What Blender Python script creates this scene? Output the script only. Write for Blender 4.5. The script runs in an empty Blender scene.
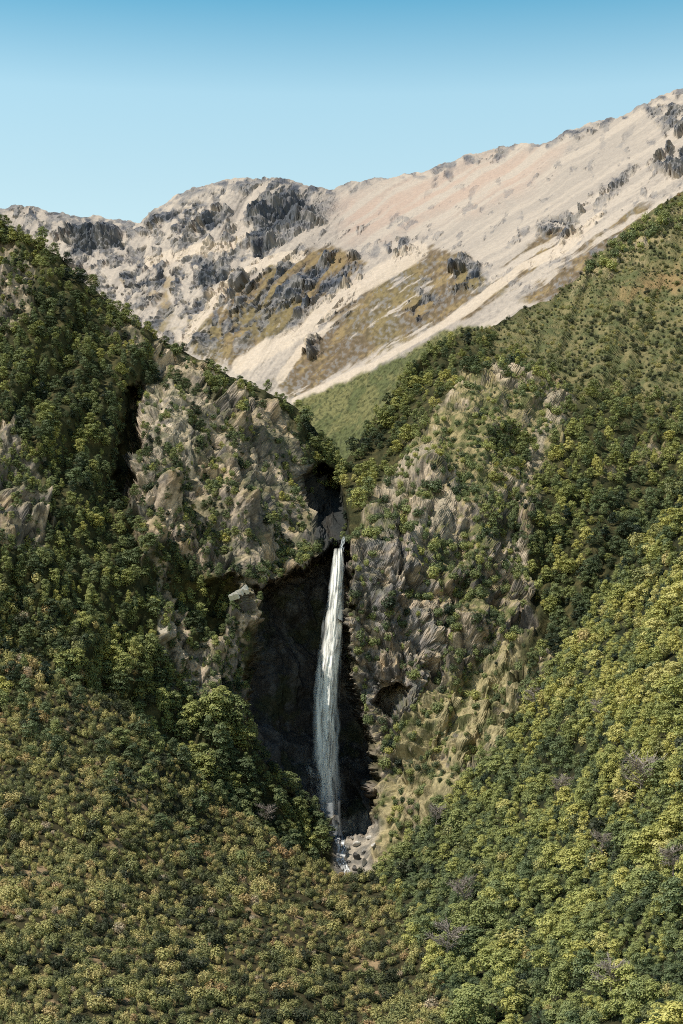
import bpy, math, random
import numpy as np
random.seed(7)
RNG = np.random.default_rng(11)
C = bpy.context.scene.collection
W, H, F, U0, VH = 683, 1024, 1740.0, 341.5, 756.0      # picture size, focal length in pixels, horizon row

# ------------------------------------------------------------------ camera
cam = bpy.data.cameras.new("camera")
cam.sensor_fit = 'VERTICAL'; cam.sensor_height = 36.0; cam.sensor_width = 36.0
cam.lens = F / H * 36.0
cam.shift_y = (VH - H / 2) / H
cam.clip_start = 1.0; cam.clip_end = 20000.0
camo = bpy.data.objects.new("camera", cam); C.objects.link(camo)
camo.rotation_euler = (math.radians(90), 0, 0)
bpy.context.scene.camera = camo

def world(u, v, d):
    u, v, d = np.broadcast_arrays(np.asarray(u, float), np.asarray(v, float), np.asarray(d, float))
    return np.stack([(u - U0) / F * d, d, (VH - v) / F * d], -1)

# ------------------------------------------------------------------ light and sky
SUN = np.array([-0.52, -0.23, 0.90]); SUN /= np.linalg.norm(SUN)
sl = bpy.data.lights.new("sun", 'SUN'); sl.energy = 5.0; sl.angle = math.radians(0.5); sl.color = (1.0, 0.93, 0.80)
so = bpy.data.objects.new("sun", sl); C.objects.link(so)
from mathutils import Vector
so.rotation_euler = Vector(SUN).to_track_quat('Z', 'Y').to_euler()
so.location = (-500, 0, 900)
wd = bpy.data.worlds.new("World"); bpy.context.scene.world = wd; wd.use_nodes = True
nt = wd.node_tree; nt.nodes.clear()
sky = nt.nodes.new('ShaderNodeTexSky'); sky.sky_type = 'NISHITA'; sky.sun_disc = False
sky.sun_elevation = math.asin(SUN[2]); sky.sun_rotation = math.atan2(SUN[0], SUN[1])
sky.altitude = 700; sky.air_density = 1.0; sky.dust_density = 0.6; sky.ozone_density = 2.0
tc = nt.nodes.new('ShaderNodeTexCoord'); sep = nt.nodes.new('ShaderNodeSeparateXYZ')
rmp = nt.nodes.new('ShaderNodeValToRGB'); mul = nt.nodes.new('ShaderNodeMix'); mul.data_type = 'RGBA'; mul.blend_type = 'MULTIPLY'
mul.inputs['Factor'].default_value = 1.0
nt.links.new(tc.outputs['Generated'], sep.inputs[0]); nt.links.new(sep.outputs['Z'], rmp.inputs[0])
SKYR = [(0.26, (2.6, 2.15, 1.38)), (0.31, (2.35, 2.12, 1.42)), (0.355, (2.15, 2.15, 1.50)), (0.40, (0.80, 1.50, 1.26)), (0.5, (0.16, 0.32, 0.42))]
while len(rmp.color_ramp.elements) < len(SKYR): rmp.color_ramp.elements.new(0.5)
for e, (p, c) in zip(rmp.color_ramp.elements, SKYR): e.position = p; e.color = (*c, 1)
bgn = nt.nodes.new('ShaderNodeBackground'); bgn.inputs[1].default_value = 0.15
out = nt.nodes.new('ShaderNodeOutputWorld')
nt.links.new(sky.outputs[0], mul.inputs['A']); nt.links.new(rmp.outputs[0], mul.inputs['B'])
nt.links.new(mul.outputs['Result'], bgn.inputs[0]); nt.links.new(bgn.outputs[0], out.inputs[0])
sc = bpy.context.scene
sc.view_settings.view_transform = 'Standard'; sc.view_settings.look = 'None'; sc.view_settings.exposure = 0
sc.render.engine = 'CYCLES'
try:
    sc.cycles.max_bounces = 6; sc.cycles.diffuse_bounces = 2; sc.cycles.transparent_max_bounces = 24
    sc.cycles.use_denoising = False; sc.cycles.filter_width = 1.0; sc.cycles.use_adaptive_sampling = True
except Exception: pass

# ------------------------------------------------------------------ noise
def _h(ix, iy, iz, s):
    h = (ix * 374761393 + iy * 668265263 + iz * 2147483647 + s * 974634777) & 0xFFFFFFFF
    h = ((h ^ (h >> 13)) * 1274126177) & 0xFFFFFFFF
    h = ((h ^ (h >> 16)) * 2246822519) & 0xFFFFFFFF
    return (h ^ (h >> 15)) & 0xFFFFFFFF
_G = RNG.normal(size=(256, 3)); _G /= np.linalg.norm(_G, axis=1)[:, None]
def perlin(p, s=0):
    p = np.asarray(p, float); i = np.floor(p).astype(np.int64); f = p - i
    w = f * f * f * (f * (f * 6 - 15) + 10)
    r = 0
    for dx in (0, 1):
        wx = w[..., 0] if dx else 1 - w[..., 0]
        for dy in (0, 1):
            wy = w[..., 1] if dy else 1 - w[..., 1]
            for dz in (0, 1):
                wz = w[..., 2] if dz else 1 - w[..., 2]
                g = _G[_h(i[..., 0] + dx, i[..., 1] + dy, i[..., 2] + dz, s) & 255]
                r = r + wx * wy * wz * (g[..., 0] * (f[..., 0] - dx) + g[..., 1] * (f[..., 1] - dy) + g[..., 2] * (f[..., 2] - dz))
    return r * 1.6
def fbm(p, oct=4, s=0, lac=2.03, gain=0.5):
    a, r = 1.0, 0
    for k in range(oct): r = r + a * perlin(p, s + k * 17); p = p * lac; a *= gain
    return r
def ridged(p, oct=4, s=0, gain=0.5):
    a, r = 1.0, 0
    for k in range(oct): r = r + a * (1 - 2 * np.abs(perlin(p, s + k * 19))); p = p * 2.07; a *= gain
    return r
def facets(p, s=0, tilt=0.9):
    """blocky broken rock: every cell has its own height and its own tilted face"""
    p = np.asarray(p, float); i = np.floor(p).astype(np.int64); best = np.full(p.shape[:-1], 9e9); sec = best.copy(); val = np.zeros(p.shape[:-1])
    for dx in (-1, 0, 1):
        for dy in (-1, 0, 1):
            for dz in (-1, 0, 1):
                cx, cy, cz = i[..., 0] + dx, i[..., 1] + dy, i[..., 2] + dz
                h = _h(cx, cy, cz, s); h2 = _h(cx, cy, cz, s + 5)
                ox = cx + (h & 1023) / 1023.0 - p[..., 0]; oy = cy + ((h >> 10) & 1023) / 1023.0 - p[..., 1]; oz = cz + ((h >> 20) & 1023) / 1023.0 - p[..., 2]
                d = ox * ox + oy * oy + oz * oz
                g = _G[h2 & 255]
                v = ((h2 >> 8) & 1023) / 1023.0 - 0.5 + tilt * (g[..., 0] * ox + g[..., 1] * oy + g[..., 2] * oz)
                m = d < best
                sec = np.where(m, best, np.minimum(sec, d)); val = np.where(m, v, val); best = np.where(m, d, best)
    return val, np.sqrt(sec) - np.sqrt(best)
def sstep(a, b, x):
    t = np.clip((x - a) / (b - a), 0, 1); return t * t * (3 - 2 * t)
def mix(a, b, t):
    t = np.asarray(t)[..., None]; return a * (1 - t) + np.asarray(b) * t

# ------------------------------------------------------------------ feature outlines on the land, kept as distance rasters
RU, RV, RS = -420, -40, 2
_ru, _rv = np.meshgrid(np.arange(RU, 1100, RS), np.arange(RV, 1340, RS))
def dist_raster(pts, closed=True):
    pts = np.array(pts, float); n = len(pts); dm = np.full(_ru.shape, 1e9); ins = np.zeros(_ru.shape, bool)
    for k in range(n if closed else n - 1):
        a, b = pts[k], pts[(k + 1) % n]; e = b - a
        t = np.clip(((_ru - a[0]) * e[0] + (_rv - a[1]) * e[1]) / (e @ e + 1e-9), 0, 1)
        dm = np.minimum(dm, np.hypot(_ru - a[0] - t * e[0], _rv - a[1] - t * e[1]))
        if closed:
            c = ((a[1] > _rv) != (b[1] > _rv))
            ins ^= c & (_ru < (b[0] - a[0]) * (_rv - a[1]) / (b[1] - a[1] + 1e-12) + a[0])
    return np.where(ins, -dm, dm) if closed else dm
def rsample(r, u, v):
    x = np.clip((u - RU) / RS, 0, r.shape[1] - 1.001); y = np.clip((v - RV) / RS, 0, r.shape[0] - 1.001)
    i, j = x.astype(int), y.astype(int); fx, fy = x - i, y - j
    return (r[j, i] * (1 - fx) + r[j, i + 1] * fx) * (1 - fy) + (r[j + 1, i] * (1 - fx) + r[j + 1, i + 1] * fx) * fy
def union(polys): return np.minimum.reduce([dist_raster(p) for p in polys])
def inside(r, u, v, soft): return 1 - sstep(-soft, soft, rsample(r, u, v))

def tps(pts):
    pts = np.array(pts, float); X = pts[:, :2] / 300.0; n = len(X)
    def K(a, b):
        r = np.sqrt(((a[:, None] - b[None]) ** 2).sum(-1)); return r
    A = np.zeros((n + 3, n + 3)); A[:n, :n] = K(X, X) - np.eye(n) * 0.004; A[:n, n] = 1; A[:n, n + 1:] = X; A[n:, :n] = A[:n, n:].T
    w = np.linalg.solve(A, np.r_[np.log(pts[:, 2]), 0, 0, 0])
    r = np.zeros(_ru.shape); q = np.stack([_ru, _rv], -1).reshape(-1, 2) / 300.0
    o = np.concatenate([K(q[k:k + 50000], X) @ w[:n] for k in range(0, len(q), 50000)]) + w[n] + q @ w[n + 1:]
    return np.exp(o.reshape(_ru.shape))

class Sheet:
    """a sheet of land: columns of vertices climbing from its foot line to its crest line, then down the far side"""
    def __init__(s, foot, crest, u0, u1, du, dv, depth_pts, back, fall, crest_noise=0):
        s.us = np.arange(u0, u1 + du, du)
        fu, fv = np.array(foot, float).T; cu, cv = np.array(crest, float).T
        s.foot = np.interp(s.us, fu, fv); s.crest = np.interp(s.us, cu, cv)
        if crest_noise:
            q = np.stack([s.us / 26.0, s.us * 0 + 3.3, s.us * 0], -1)
            s.crest = s.crest + crest_noise * fbm(q, 5, 91, gain=0.6)
        s.N = int(max(s.foot - s.crest) / dv) + 2
        t = np.linspace(0, 1, s.N)
        s.U = np.repeat(s.us[None], s.N, 0); s.V = s.foot[None] + (s.crest - s.foot)[None] * t[:, None]
        s.raster = tps(depth_pts)
        s.D = rsample(s.raster, s.U, s.V)
        s.back, s.fall = back, fall
    def build(s):
        s.P = world(s.U, s.V, s.D)
    def normals(s, P):
        a = np.gradient(P, axis=1); b = np.gradient(P, axis=0)
        n = np.cross(a, b); n /= np.linalg.norm(n, axis=-1)[..., None] + 1e-12
        flip = (n * P).sum(-1) > 0
        n[flip] *= -1
        return n
    def at(s, u, v):
        x = np.clip((np.asarray(u, float) - s.us[0]) / (s.us[1] - s.us[0]), 0, len(s.us) - 1.001); i = x.astype(int); fx = x - i
        f = s.foot[i] * (1 - fx) + s.foot[i + 1] * fx; c = s.crest[i] * (1 - fx) + s.crest[i + 1] * fx
        y = np.clip((np.asarray(v, float) - f) / (c - f), 0, 0.9999) * (s.N - 1); j = np.minimum(y.astype(int), s.N - 2); fy = y - j
        P = s.P; fx, fy = fx[..., None], fy[..., None]
        return (P[j, i] * (1 - fx) + P[j, i + 1] * fx) * (1 - fy) + (P[j + 1, i] * (1 - fx) + P[j + 1, i + 1] * fx) * fy
    def col_at(s, arr, u, v):
        i = np.clip(np.rint((np.asarray(u, float) - s.us[0]) / (s.us[1] - s.us[0])), 0, len(s.us) - 1).astype(int)
        j = np.clip(np.rint((np.asarray(v, float) - s.foot[i]) / (s.crest[i] - s.foot[i]) * (s.N - 1)), 0, s.N - 1).astype(int)
        return arr[j, i]
    def mesh(s, name, mat, col, label):
        M = 26; sb = (np.linspace(0, 1, M + 1)[1:] ** 1.5) * s.back
        top = s.P[-1]
        ext = top[None] + np.stack([np.zeros((M, 1)) + 0 * top[None, :, 0], sb[:, None] + 0 * top[None, :, 0], -s.fall * sb[:, None] + 0 * top[None, :, 0]], -1)
        wob = fbm(ext / (s.back / 6), 3, 5) * (sb[:, None] * 0.12); ext[..., 2] += wob - wob[0:1]
        P = np.concatenate([s.P, ext]); colr = np.concatenate([col, np.repeat(col[-1:], M, 0)])
        n, m = P.shape[:2]; idx = np.arange(n * m).reshape(n, m)
        q = np.stack([idx[:-1, :-1], idx[:-1, 1:], idx[1:, 1:], idx[1:, :-1]], -1).reshape(-1, 4)
        o = mesh_obj(name, P.reshape(-1, 3), q, mat)
        a = o.data.color_attributes.new("land", 'FLOAT_COLOR', 'POINT')
        a.data.foreach_set('color', np.c_[np.clip(colr.reshape(-1, 3), 0, 1), np.ones(n * m)].astype(np.float32).ravel())
        o['kind'] = 'structure'; o['label'] = label
        return o

def mesh_obj(name, v, f, mat, parent=None, smooth=False):
    me = bpy.data.meshes.new(name); v = np.asarray(v, np.float32); f = np.asarray(f, np.int32); k = f.shape[1]
    me.vertices.add(len(v)); me.vertices.foreach_set('co', v.ravel())
    me.loops.add(f.size); me.loops.foreach_set('vertex_index', f.ravel())
    me.polygons.add(len(f)); me.polygons.foreach_set('loop_start', np.arange(0, f.size, k, dtype=np.int32))
    me.polygons.foreach_set('use_smooth', np.full(len(f), smooth))
    me.update(calc_edges=True); me.materials.append(mat)
    o = bpy.data.objects.new(name, me); C.objects.link(o)
    if parent: o.parent = parent
    return o

# ------------------------------------------------------------------ materials
def new_mat(name, rough=0.9):
    m = bpy.data.materials.new(name); m.use_nodes = True; n = m.node_tree
    b = n.nodes['Principled BSDF']; b.inputs['Roughness'].default_value = rough
    b.inputs['Specular IOR Level'].default_value = 0.12
    return m, n, b
def land_mat(name, scale, bump, lo=0.55, hi=1.4):
    m, n, b = new_mat(name)
    at = n.nodes.new('ShaderNodeVertexColor'); at.layer_name = "land"
    t = n.nodes.new('ShaderNodeTexCoord')
    n1 = n.nodes.new('ShaderNodeTexNoise'); n1.inputs['Scale'].default_value = scale; n1.inputs['Detail'].default_value = 6; n1.inputs['Roughness'].default_value = 0.7
    mp = n.nodes.new('ShaderNodeMapRange'); mp.inputs[1].default_value = 0.25; mp.inputs[2].default_value = 0.75; mp.inputs[3].default_value = lo; mp.inputs[4].default_value = hi
    mx = n.nodes.new('ShaderNodeMix'); mx.data_type = 'RGBA'; mx.blend_type = 'MULTIPLY'; mx.inputs['Factor'].default_value = 1
    bp = n.nodes.new('ShaderNodeBump'); bp.inputs['Strength'].default_value = 0.6; bp.inputs['Distance'].default_value = bump
    n.links.new(t.outputs['Object'], n1.inputs['Vector']); n.links.new(n1.outputs['Fac'], mp.inputs[0])
    n.links.new(at.outputs['Color'], mx.inputs['A']); n.links.new(mp.outputs[0], mx.inputs['B']); n.links.new(mx.outputs['Result'], b.inputs['Base Color'])
    n.links.new(n1.outputs['Fac'], bp.inputs['Height']); n.links.new(bp.outputs[0], b.inputs['Normal'])
    return m
M_FAR = land_mat('scree_and_rock', 0.16, 0.12, 0.86, 1.12)
M_HILL = land_mat('hill_rock_and_soil', 0.9, 0.5)
M_GROUND = land_mat('scrubby_soil', 1.6, 0.3)
def leaf_mat(name, stops, trans=0.13):
    m, n, b = new_mat(name, 0.55); b.inputs['Specular IOR Level'].default_value = 0.25
    at = n.nodes.new('ShaderNodeAttribute'); at.attribute_type = 'INSTANCER'; at.attribute_name = 'tone'
    t = n.nodes.new('ShaderNodeTexCoord'); nz = n.nodes.new('ShaderNodeTexNoise'); nz.inputs['Scale'].default_value = 1.1; nz.inputs['Detail'].default_value = 4
    mp = n.nodes.new('ShaderNodeMath'); mp.operation = 'MULTIPLY_ADD'; mp.inputs[1].default_value = 0.5; 
    ad = n.nodes.new('ShaderNodeMath'); ad.operation = 'SUBTRACT'; ad.inputs[1].default_value = 0.25
    r = n.nodes.new('ShaderNodeValToRGB')
    while len(r.color_ramp.elements) < len(stops): r.color_ramp.elements.new(0.5)
    for e, (p, c) in zip(r.color_ramp.elements, stops): e.position = p; e.color = (*c, 1)
    n.links.new(t.outputs['Object'], nz.inputs['Vector']); n.links.new(nz.outputs['Fac'], mp.inputs[0]); n.links.new(at.outputs['Fac'], mp.inputs[2])
    n.links.new(mp.outputs[0], ad.inputs[0]); n.links.new(ad.outputs[0], r.inputs[0]); n.links.new(r.outputs[0], b.inputs['Base Color'])
    tr = n.nodes.new('ShaderNodeBsdfTranslucent'); ms = n.nodes.new('ShaderNodeMixShader'); ms.inputs[0].default_value = trans
    n.links.new(r.outputs[0], tr.inputs[0]); n.links.new(b.outputs[0], ms.inputs[1]); n.links.new(tr.outputs[0], ms.inputs[2])
    n.links.new(ms.outputs[0], n.nodes['Material Output'].inputs[0])
    return m
M_BEECH = leaf_mat('beech_leaves', [(0.0, (0.02, 0.036, 0.025)), (0.3, (0.162, 0.206, 0.097)), (0.6, (0.356, 0.379, 0.128)), (0.85, (0.53, 0.501, 0.155)), (1.0, (0.64, 0.598, 0.251))])
M_SCRUB = leaf_mat('scrub_leaves', [(0.0, (0.045, 0.055, 0.032)), (0.25, (0.19, 0.205, 0.085)), (0.5, (0.43, 0.40, 0.15)), (0.7, (0.50, 0.41, 0.18)), (0.86, (0.38, 0.25, 0.12)), (1.0, (0.52, 0.44, 0.32))])
def plain_mat(name, c1, c2, scale, rough=0.9, bump=0.1):
    m, n, b = new_mat(name, rough)
    t = n.nodes.new('ShaderNodeTexCoord'); nz = n.nodes.new('ShaderNodeTexNoise'); nz.inputs['Scale'].default_value = scale; nz.inputs['Detail'].default_value = 6
    r = n.nodes.new('ShaderNodeValToRGB'); r.color_ramp.elements[0].position = 0.32; r.color_ramp.elements[1].position = 0.68
    r.color_ramp.elements[0].color = (*c1, 1); r.color_ramp.elements[1].color = (*c2, 1)
    bp = n.nodes.new('ShaderNodeBump'); bp.inputs['Distance'].default_value = bump
    n.links.new(t.outputs['Object'], nz.inputs['Vector']); n.links.new(nz.outputs['Fac'], r.inputs[0]); n.links.new(r.outputs[0], b.inputs['Base Color'])
    n.links.new(nz.outputs['Fac'], bp.inputs['Height']); n.links.new(bp.outputs[0], b.inputs['Normal'])
    return m
M_BARK = plain_mat('bark', (0.07, 0.055, 0.04), (0.16, 0.13, 0.10), 3)
M_DEAD = plain_mat('weathered_dead_wood', (0.19, 0.165, 0.145), (0.36, 0.315, 0.285), 4)
M_BOULDER = plain_mat('grey_boulder_rock', (0.16, 0.15, 0.14), (0.42, 0.40, 0.37), 0.9)
M_SLAB = plain_mat('pale_rock', (0.82, 0.80, 0.77), (0.95, 0.94, 0.92), 0.7)

# ------------------------------------------------------------------ far mountain
far = Sheet(
    foot=[(-260, 330), (-20, 330), (100, 400), (220, 450), (345, 490), (420, 440), (480, 390), (600, 320), (683, 270), (960, 150)],
    crest=[(-260, 225), (-60, 214), (0, 210), (16, 205), (36, 207), (56, 213), (80, 216), (100, 217), (125, 220), (140, 221), (160, 205), (190, 190), (225, 181), (250, 178), (275, 177), (290, 180), (315, 188), (333, 191), (352, 181), (378, 177), (420, 174), (455, 160), (500, 148), (540, 143), (585, 124), (620, 116), (650, 102), (683, 87), (760, 55), (860, 20), (960, -10)],
    u0=-260, u1=940, du=1.15, dv=1.05, back=900, fall=0.5, crest_noise=3.2,
    depth_pts=[(-260, 225, 3000), (-260, 330, 2500), (0, 210, 2950), (0, 300, 2600), (130, 220, 2900), (110, 300, 2520), (100, 380, 2250), (190, 190, 2800), (200, 260, 2500), (210, 340, 2250), (270, 178, 2750), (290, 250, 2430), (300, 330, 2170), (320, 400, 1990), (345, 490, 1800), (333, 191, 2760), (400, 176, 2750), (400, 250, 2380), (400, 320, 2120), (400, 400, 1900), (500, 148, 2700), (500, 230, 2320), (490, 310, 2060), (480, 380, 1880), (600, 120, 2600), (600, 200, 2240), (590, 290, 1960), (683, 88, 2500), (683, 180, 2130), (683, 250, 1900), (960, -10, 2300), (960, 150, 1800)])
# ribs and gullies that run down the mountain
Uf, Vf = far.U, far.V
def along(u, v, ang):        # distance along and across the fall line of a slope
    c, s = math.cos(ang), math.sin(ang); return u * c + v * s, -u * s + v * c
wa = fbm(np.stack([Uf / 60, Vf / 60, Uf * 0 + 7], -1), 4, 3)
sl_, sa_ = along(Uf + wa * 3, Vf + wa * 3, math.radians(148))        # right slope: down to lower left
ll_, la_ = along(Uf + wa * 3, Vf + wa * 3, math.radians(125))
ribs = fbm(np.stack([sa_ / 26, sl_ / 190, Uf * 0], -1), 4, 21)
ribs2 = fbm(np.stack([la_ / 22, ll_ / 110, Uf * 0 + 5], -1), 4, 23)
lw = sstep(360, 220, Uf)
rib = ribs * (1 - lw) + ribs2 * lw
crestfade = sstep(0, 22, Vf - far.crest[None])
GREEN = dist_raster([(290, 404), (345, 382), (400, 356), (440, 334), (462, 326), (520, 330), (480, 460), (345, 520), (250, 470)])
smooth_scree = inside(dist_raster([(340, 190), (470, 160), (683, 85), (683, 150), (560, 240), (470, 270), (380, 250), (330, 260)]), Uf, Vf, 25)
far.D = far.D * (1 + crestfade * (-0.0022 * rib * (1 - 0.7 * smooth_scree) * (1 + 2.5 * lw) * (1 - inside(GREEN, Uf, Vf, 8))))
POLY_ROCK_DARK = union([[(262, 200), (290, 187), (312, 198), (313, 214), (296, 224), (280, 240), (258, 256), (250, 246), (256, 228), (244, 222)],
                        [(72, 230), (100, 224), (125, 232), (124, 246), (100, 252), (80, 258), (70, 250)], [(60, 232), (90, 226), (88, 233), (66, 238)],
                        [(200, 266), (222, 258), (226, 275), (212, 290), (198, 282)]])
POLY_ROCK = union([[(140, 215), (165, 205), (205, 196), (222, 212), (218, 230), (185, 236), (150, 232)], [(232, 180), (275, 176), (318, 188), (330, 196), (310, 200), (280, 192), (240, 196)],
                   [(6, 206), (40, 204), (60, 214), (36, 222), (12, 222)], [(110, 270), (160, 255), (235, 250), (262, 262), (240, 290), (200, 320), (180, 312), (190, 285), (150, 290), (140, 305)],
                   [(272, 268), (330, 250), (362, 256), (356, 286), (330, 300), (290, 316), (262, 322), (250, 306)], [(384, 240), (420, 235), (425, 256), (395, 262)], [(446, 262), (476, 262), (480, 286), (454, 294)],
                   [(338, 184), (352, 178), (366, 180), (350, 190)], [(430, 172), (452, 165), (450, 178), (432, 180)], [(455, 162), (500, 148), (520, 146), (500, 158), (470, 164)], [(530, 146), (580, 126), (620, 115), (612, 124), (570, 140)],
                   [(640, 105), (683, 88), (720, 80), (760, 200), (683, 190), (655, 165), (665, 130)], [(540, 222), (572, 212), (620, 176), (640, 160), (630, 180), (590, 212), (560, 234), (540, 236)], [(556, 238), (575, 226), (580, 236), (562, 246)],
                   [(306, 345), (318, 340), (320, 352), (306, 356)], [(400, 300), (425, 290), (440, 300), (415, 320)]])
ud, vd = Uf + 7 * fbm(np.stack([Uf / 13, Vf / 13, Uf * 0], -1), 4, 41), Vf + 7 * fbm(np.stack([Uf / 13, Vf / 13, Uf * 0 + 9], -1), 4, 43)
dark_rock = inside(POLY_ROCK_DARK, ud, vd, 3); mid_rock = inside(POLY_ROCK, ud, vd, 5)
speck = fbm(np.stack([(Uf * 0.8 + Vf * 0.6) / 12, (Vf * 0.8 - Uf * 0.6 * lw - Uf * 0.3 * (1 - lw)) / 16, Uf * 0 + 2], -1), 5, 47, gain=0.6)
broken = sstep(-0.06, 0.26, speck + 0.25 * fbm(np.stack([Uf / 45, Vf / 40, Uf * 0], -1), 2, 48))
leftzone = inside(dist_raster([(-260, 180), (230, 170), (335, 190), (320, 250), (370, 260), (350, 320), (200, 350), (-260, 420)]), ud, vd, 15)
rightspecks = inside(dist_raster([(430, 200), (683, 110), (683, 250), (560, 300), (420, 290), (330, 260), (340, 215)]), ud, vd, 20)
crestrock = (1 - sstep(3, 9, Vf - far.crest[None])) * sstep(0.0, 0.35, fbm(np.stack([Uf / 16, Vf / 10, Uf * 0 + 6], -1), 3, 49))
rock = np.clip(np.maximum.reduce([crestrock, dark_rock, mid_rock * sstep(-0.25, 0.15, speck), leftzone * broken * 0.8, rightspecks * sstep(0.38, 0.62, speck) * 0.55]), 0, 1)
rockamp = np.clip(np.maximum.reduce([crestrock * 0.5, dark_rock * 1.3, mid_rock * 0.75 * sstep(-0.25, 0.15, speck), leftzone * broken * 0.6, rightspecks * sstep(0.38, 0.62, speck) * 0.16]), 0, 1.1)
def blur(a, k):
    for ax in (0, 1):
        pad = [(0, 0)] * a.ndim; pad[ax] = (k + 1, k); c = np.cumsum(np.pad(a, pad, mode='edge'), axis=ax)
        n = a.shape[ax]; a = (np.take(c, range(2 * k + 1, 2 * k + 1 + n), ax) - np.take(c, range(0, n), ax)) / (2 * k + 1)
    return a
far.build(); Pn = blur(blur(far.normals(far.P), 12), 12); Pn = Pn + np.array([-0.1, -0.75, 0.0]); Pn /= np.linalg.norm(Pn, axis=-1)[..., None]
fv, fe = facets(far.P / 34.0 * np.array([0.8, 0.8, 1.1]), 61); fv2, fe2 = facets(far.P / 11.0, 67)
def billow(p, s): return np.abs(perlin(p, s)) * 2 - 0.45
fq = far.P + 14 * np.stack([perlin(far.P / 60, 74), perlin(far.P / 60, 75), perlin(far.P / 60, 76)], -1)
disp = rockamp * (4 * fv2 + 20 * billow(fq / 90 * np.array([1, 1, 0.9]), 77) + 11 * billow(fq / 38, 78) + 6 * billow(fq / 16, 79) + 3 * billow(fq / 7.5, 80)) + (1 - rock) * (0.35 * fbm(far.P / 40, 3, 73))
disp = disp + 2.2 * inside(GREEN, Uf, Vf, 3) * fbm(far.P / 7, 2, 93)
far.P = far.P + Pn * (disp * (0.35 + 0.65 * crestfade))[..., None]
# colours
scree_a, scree_b, pink = np.array([0.415, 0.362, 0.318]), np.array([0.345, 0.305, 0.275]), np.array([0.45, 0.325, 0.265])
stre = fbm(np.stack([sa_ / 9, sl_ / 260, Uf * 0 + 4], -1), 5, 81, gain=0.65) * (1 - lw) + fbm(np.stack([la_ / 8, ll_ / 140, Uf * 0 + 4], -1), 5, 83, gain=0.65) * lw
col = mix(scree_a[None, None], scree_b, sstep(-0.35, 0.45, stre))
pk = inside(dist_raster([(335, 205), (420, 178), (520, 150), (560, 150), (520, 190), (420, 222), (350, 240)]), ud, vd, 18)
col = mix(col, pink, pk * sstep(-0.35, 0.35, stre + 0.1) * 0.6)
deb = sstep(0.28, 0.55, fbm(np.stack([Uf / 4, Vf / 3.2, Uf * 0 + 12], -1), 3, 86) + 0.5 * stre)
col = mix(col, np.array([0.20, 0.18, 0.17]), deb * 0.4 * (1 - 0.85 * smooth_scree))
# tussock slopes between the screes
TUS = union([[(190, 356), (215, 318), (240, 292), (280, 262), (330, 246), (366, 262), (340, 290), (300, 316), (285, 330), (240, 365)],
             [(276, 386), (300, 352), (340, 312), (385, 276), (425, 248), (470, 256), (490, 284), (446, 318), (380, 348), (330, 376), (292, 400)],
             [(455, 322), (490, 285), (540, 240), (572, 224), (568, 234), (520, 280), (500, 296), (470, 320)], [(520, 300), (560, 268), (592, 262), (580, 285), (540, 305)], [(560, 262), (600, 235), (640, 205), (655, 205), (620, 240), (585, 268)]])
gold, brown, olive = np.array([0.235, 0.170, 0.080]), np.array([0.125, 0.090, 0.054]), np.array([0.15, 0.125, 0.05])
tm = inside(TUS, 0.5 * (ud + Uf) + 7 * stre, 0.5 * (vd + Vf) + 7 * stre, 3.0) * sstep(-0.75, -0.5, stre - speck * 0.4)
fine = fbm(np.stack([Uf / 4.5, Vf / 4, Uf * 0 + 22], -1), 3, 89)
tcol = mix(mix(gold[None, None] + 0 * col, brown, sstep(-0.65, 0.0, speck + stre * 0.4)), olive, 0.6 * sstep(-0.1, 0.4, wa))
tm2 = leftzone * sstep(0.1, 0.5, fbm(np.stack([Uf / 30, Vf / 22, Uf * 0 + 8], -1), 4, 85)) * sstep(245, 300, Vf) * 0.8
col = mix(col, tcol, np.maximum(tm * 0.92, tm2))
col = mix(col, np.array([0.20, 0.19, 0.185]), np.maximum(tm, tm2) * sstep(0.15, 0.45, fine + 0.5 * speck) * 0.8)
col = mix(col, np.array([0.075, 0.06, 0.035]), tm * sstep(0.1, 0.5, -fine) * 0.6)
rockc = mix(np.array([0.20, 0.195, 0.205])[None, None] + 0 * col, np.array([0.060, 0.074, 0.105]), sstep(-0.2, 0.45, fbm(far.P / 30, 4, 87) + 0.5 * fv2))  # blue-black end of this mix paints shadow into the crags
col = mix(col, rockc, rock * 0.9); col = mix(col, np.array([0.060, 0.072, 0.095]), dark_rock * 0.8 * sstep(-0.5, 0.2, fv + 0.4 * speck))  # big outcrops get a further coat of painted shadow blue
# bright scree chutes
for pts, w0 in ([(600, 215), (560, 250), (520, 268), (470, 308), (430, 333), (380, 362), (330, 386), (296, 402)], 5.0), ([(420, 250), (380, 275), (340, 300), (300, 330), (262, 352), (240, 366)], 9.0), ([(300, 255), (262, 262), (235, 280), (214, 296), (196, 322), (184, 342)], 6.0), ([(262, 232), (230, 246), (195, 250), (150, 262)], 6.0), ([(330, 326), (300, 352), (280, 380)], 4.0):
    dd = rsample(dist_raster(pts, False), Uf + 2 * stre, Vf + 2 * stre)
    col = mix(col, np.array([0.50, 0.425, 0.355]), (1 - sstep(w0 * 0.8, w0 * 1.1, dd)) * 0.9 * (1 - dark_rock))
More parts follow.
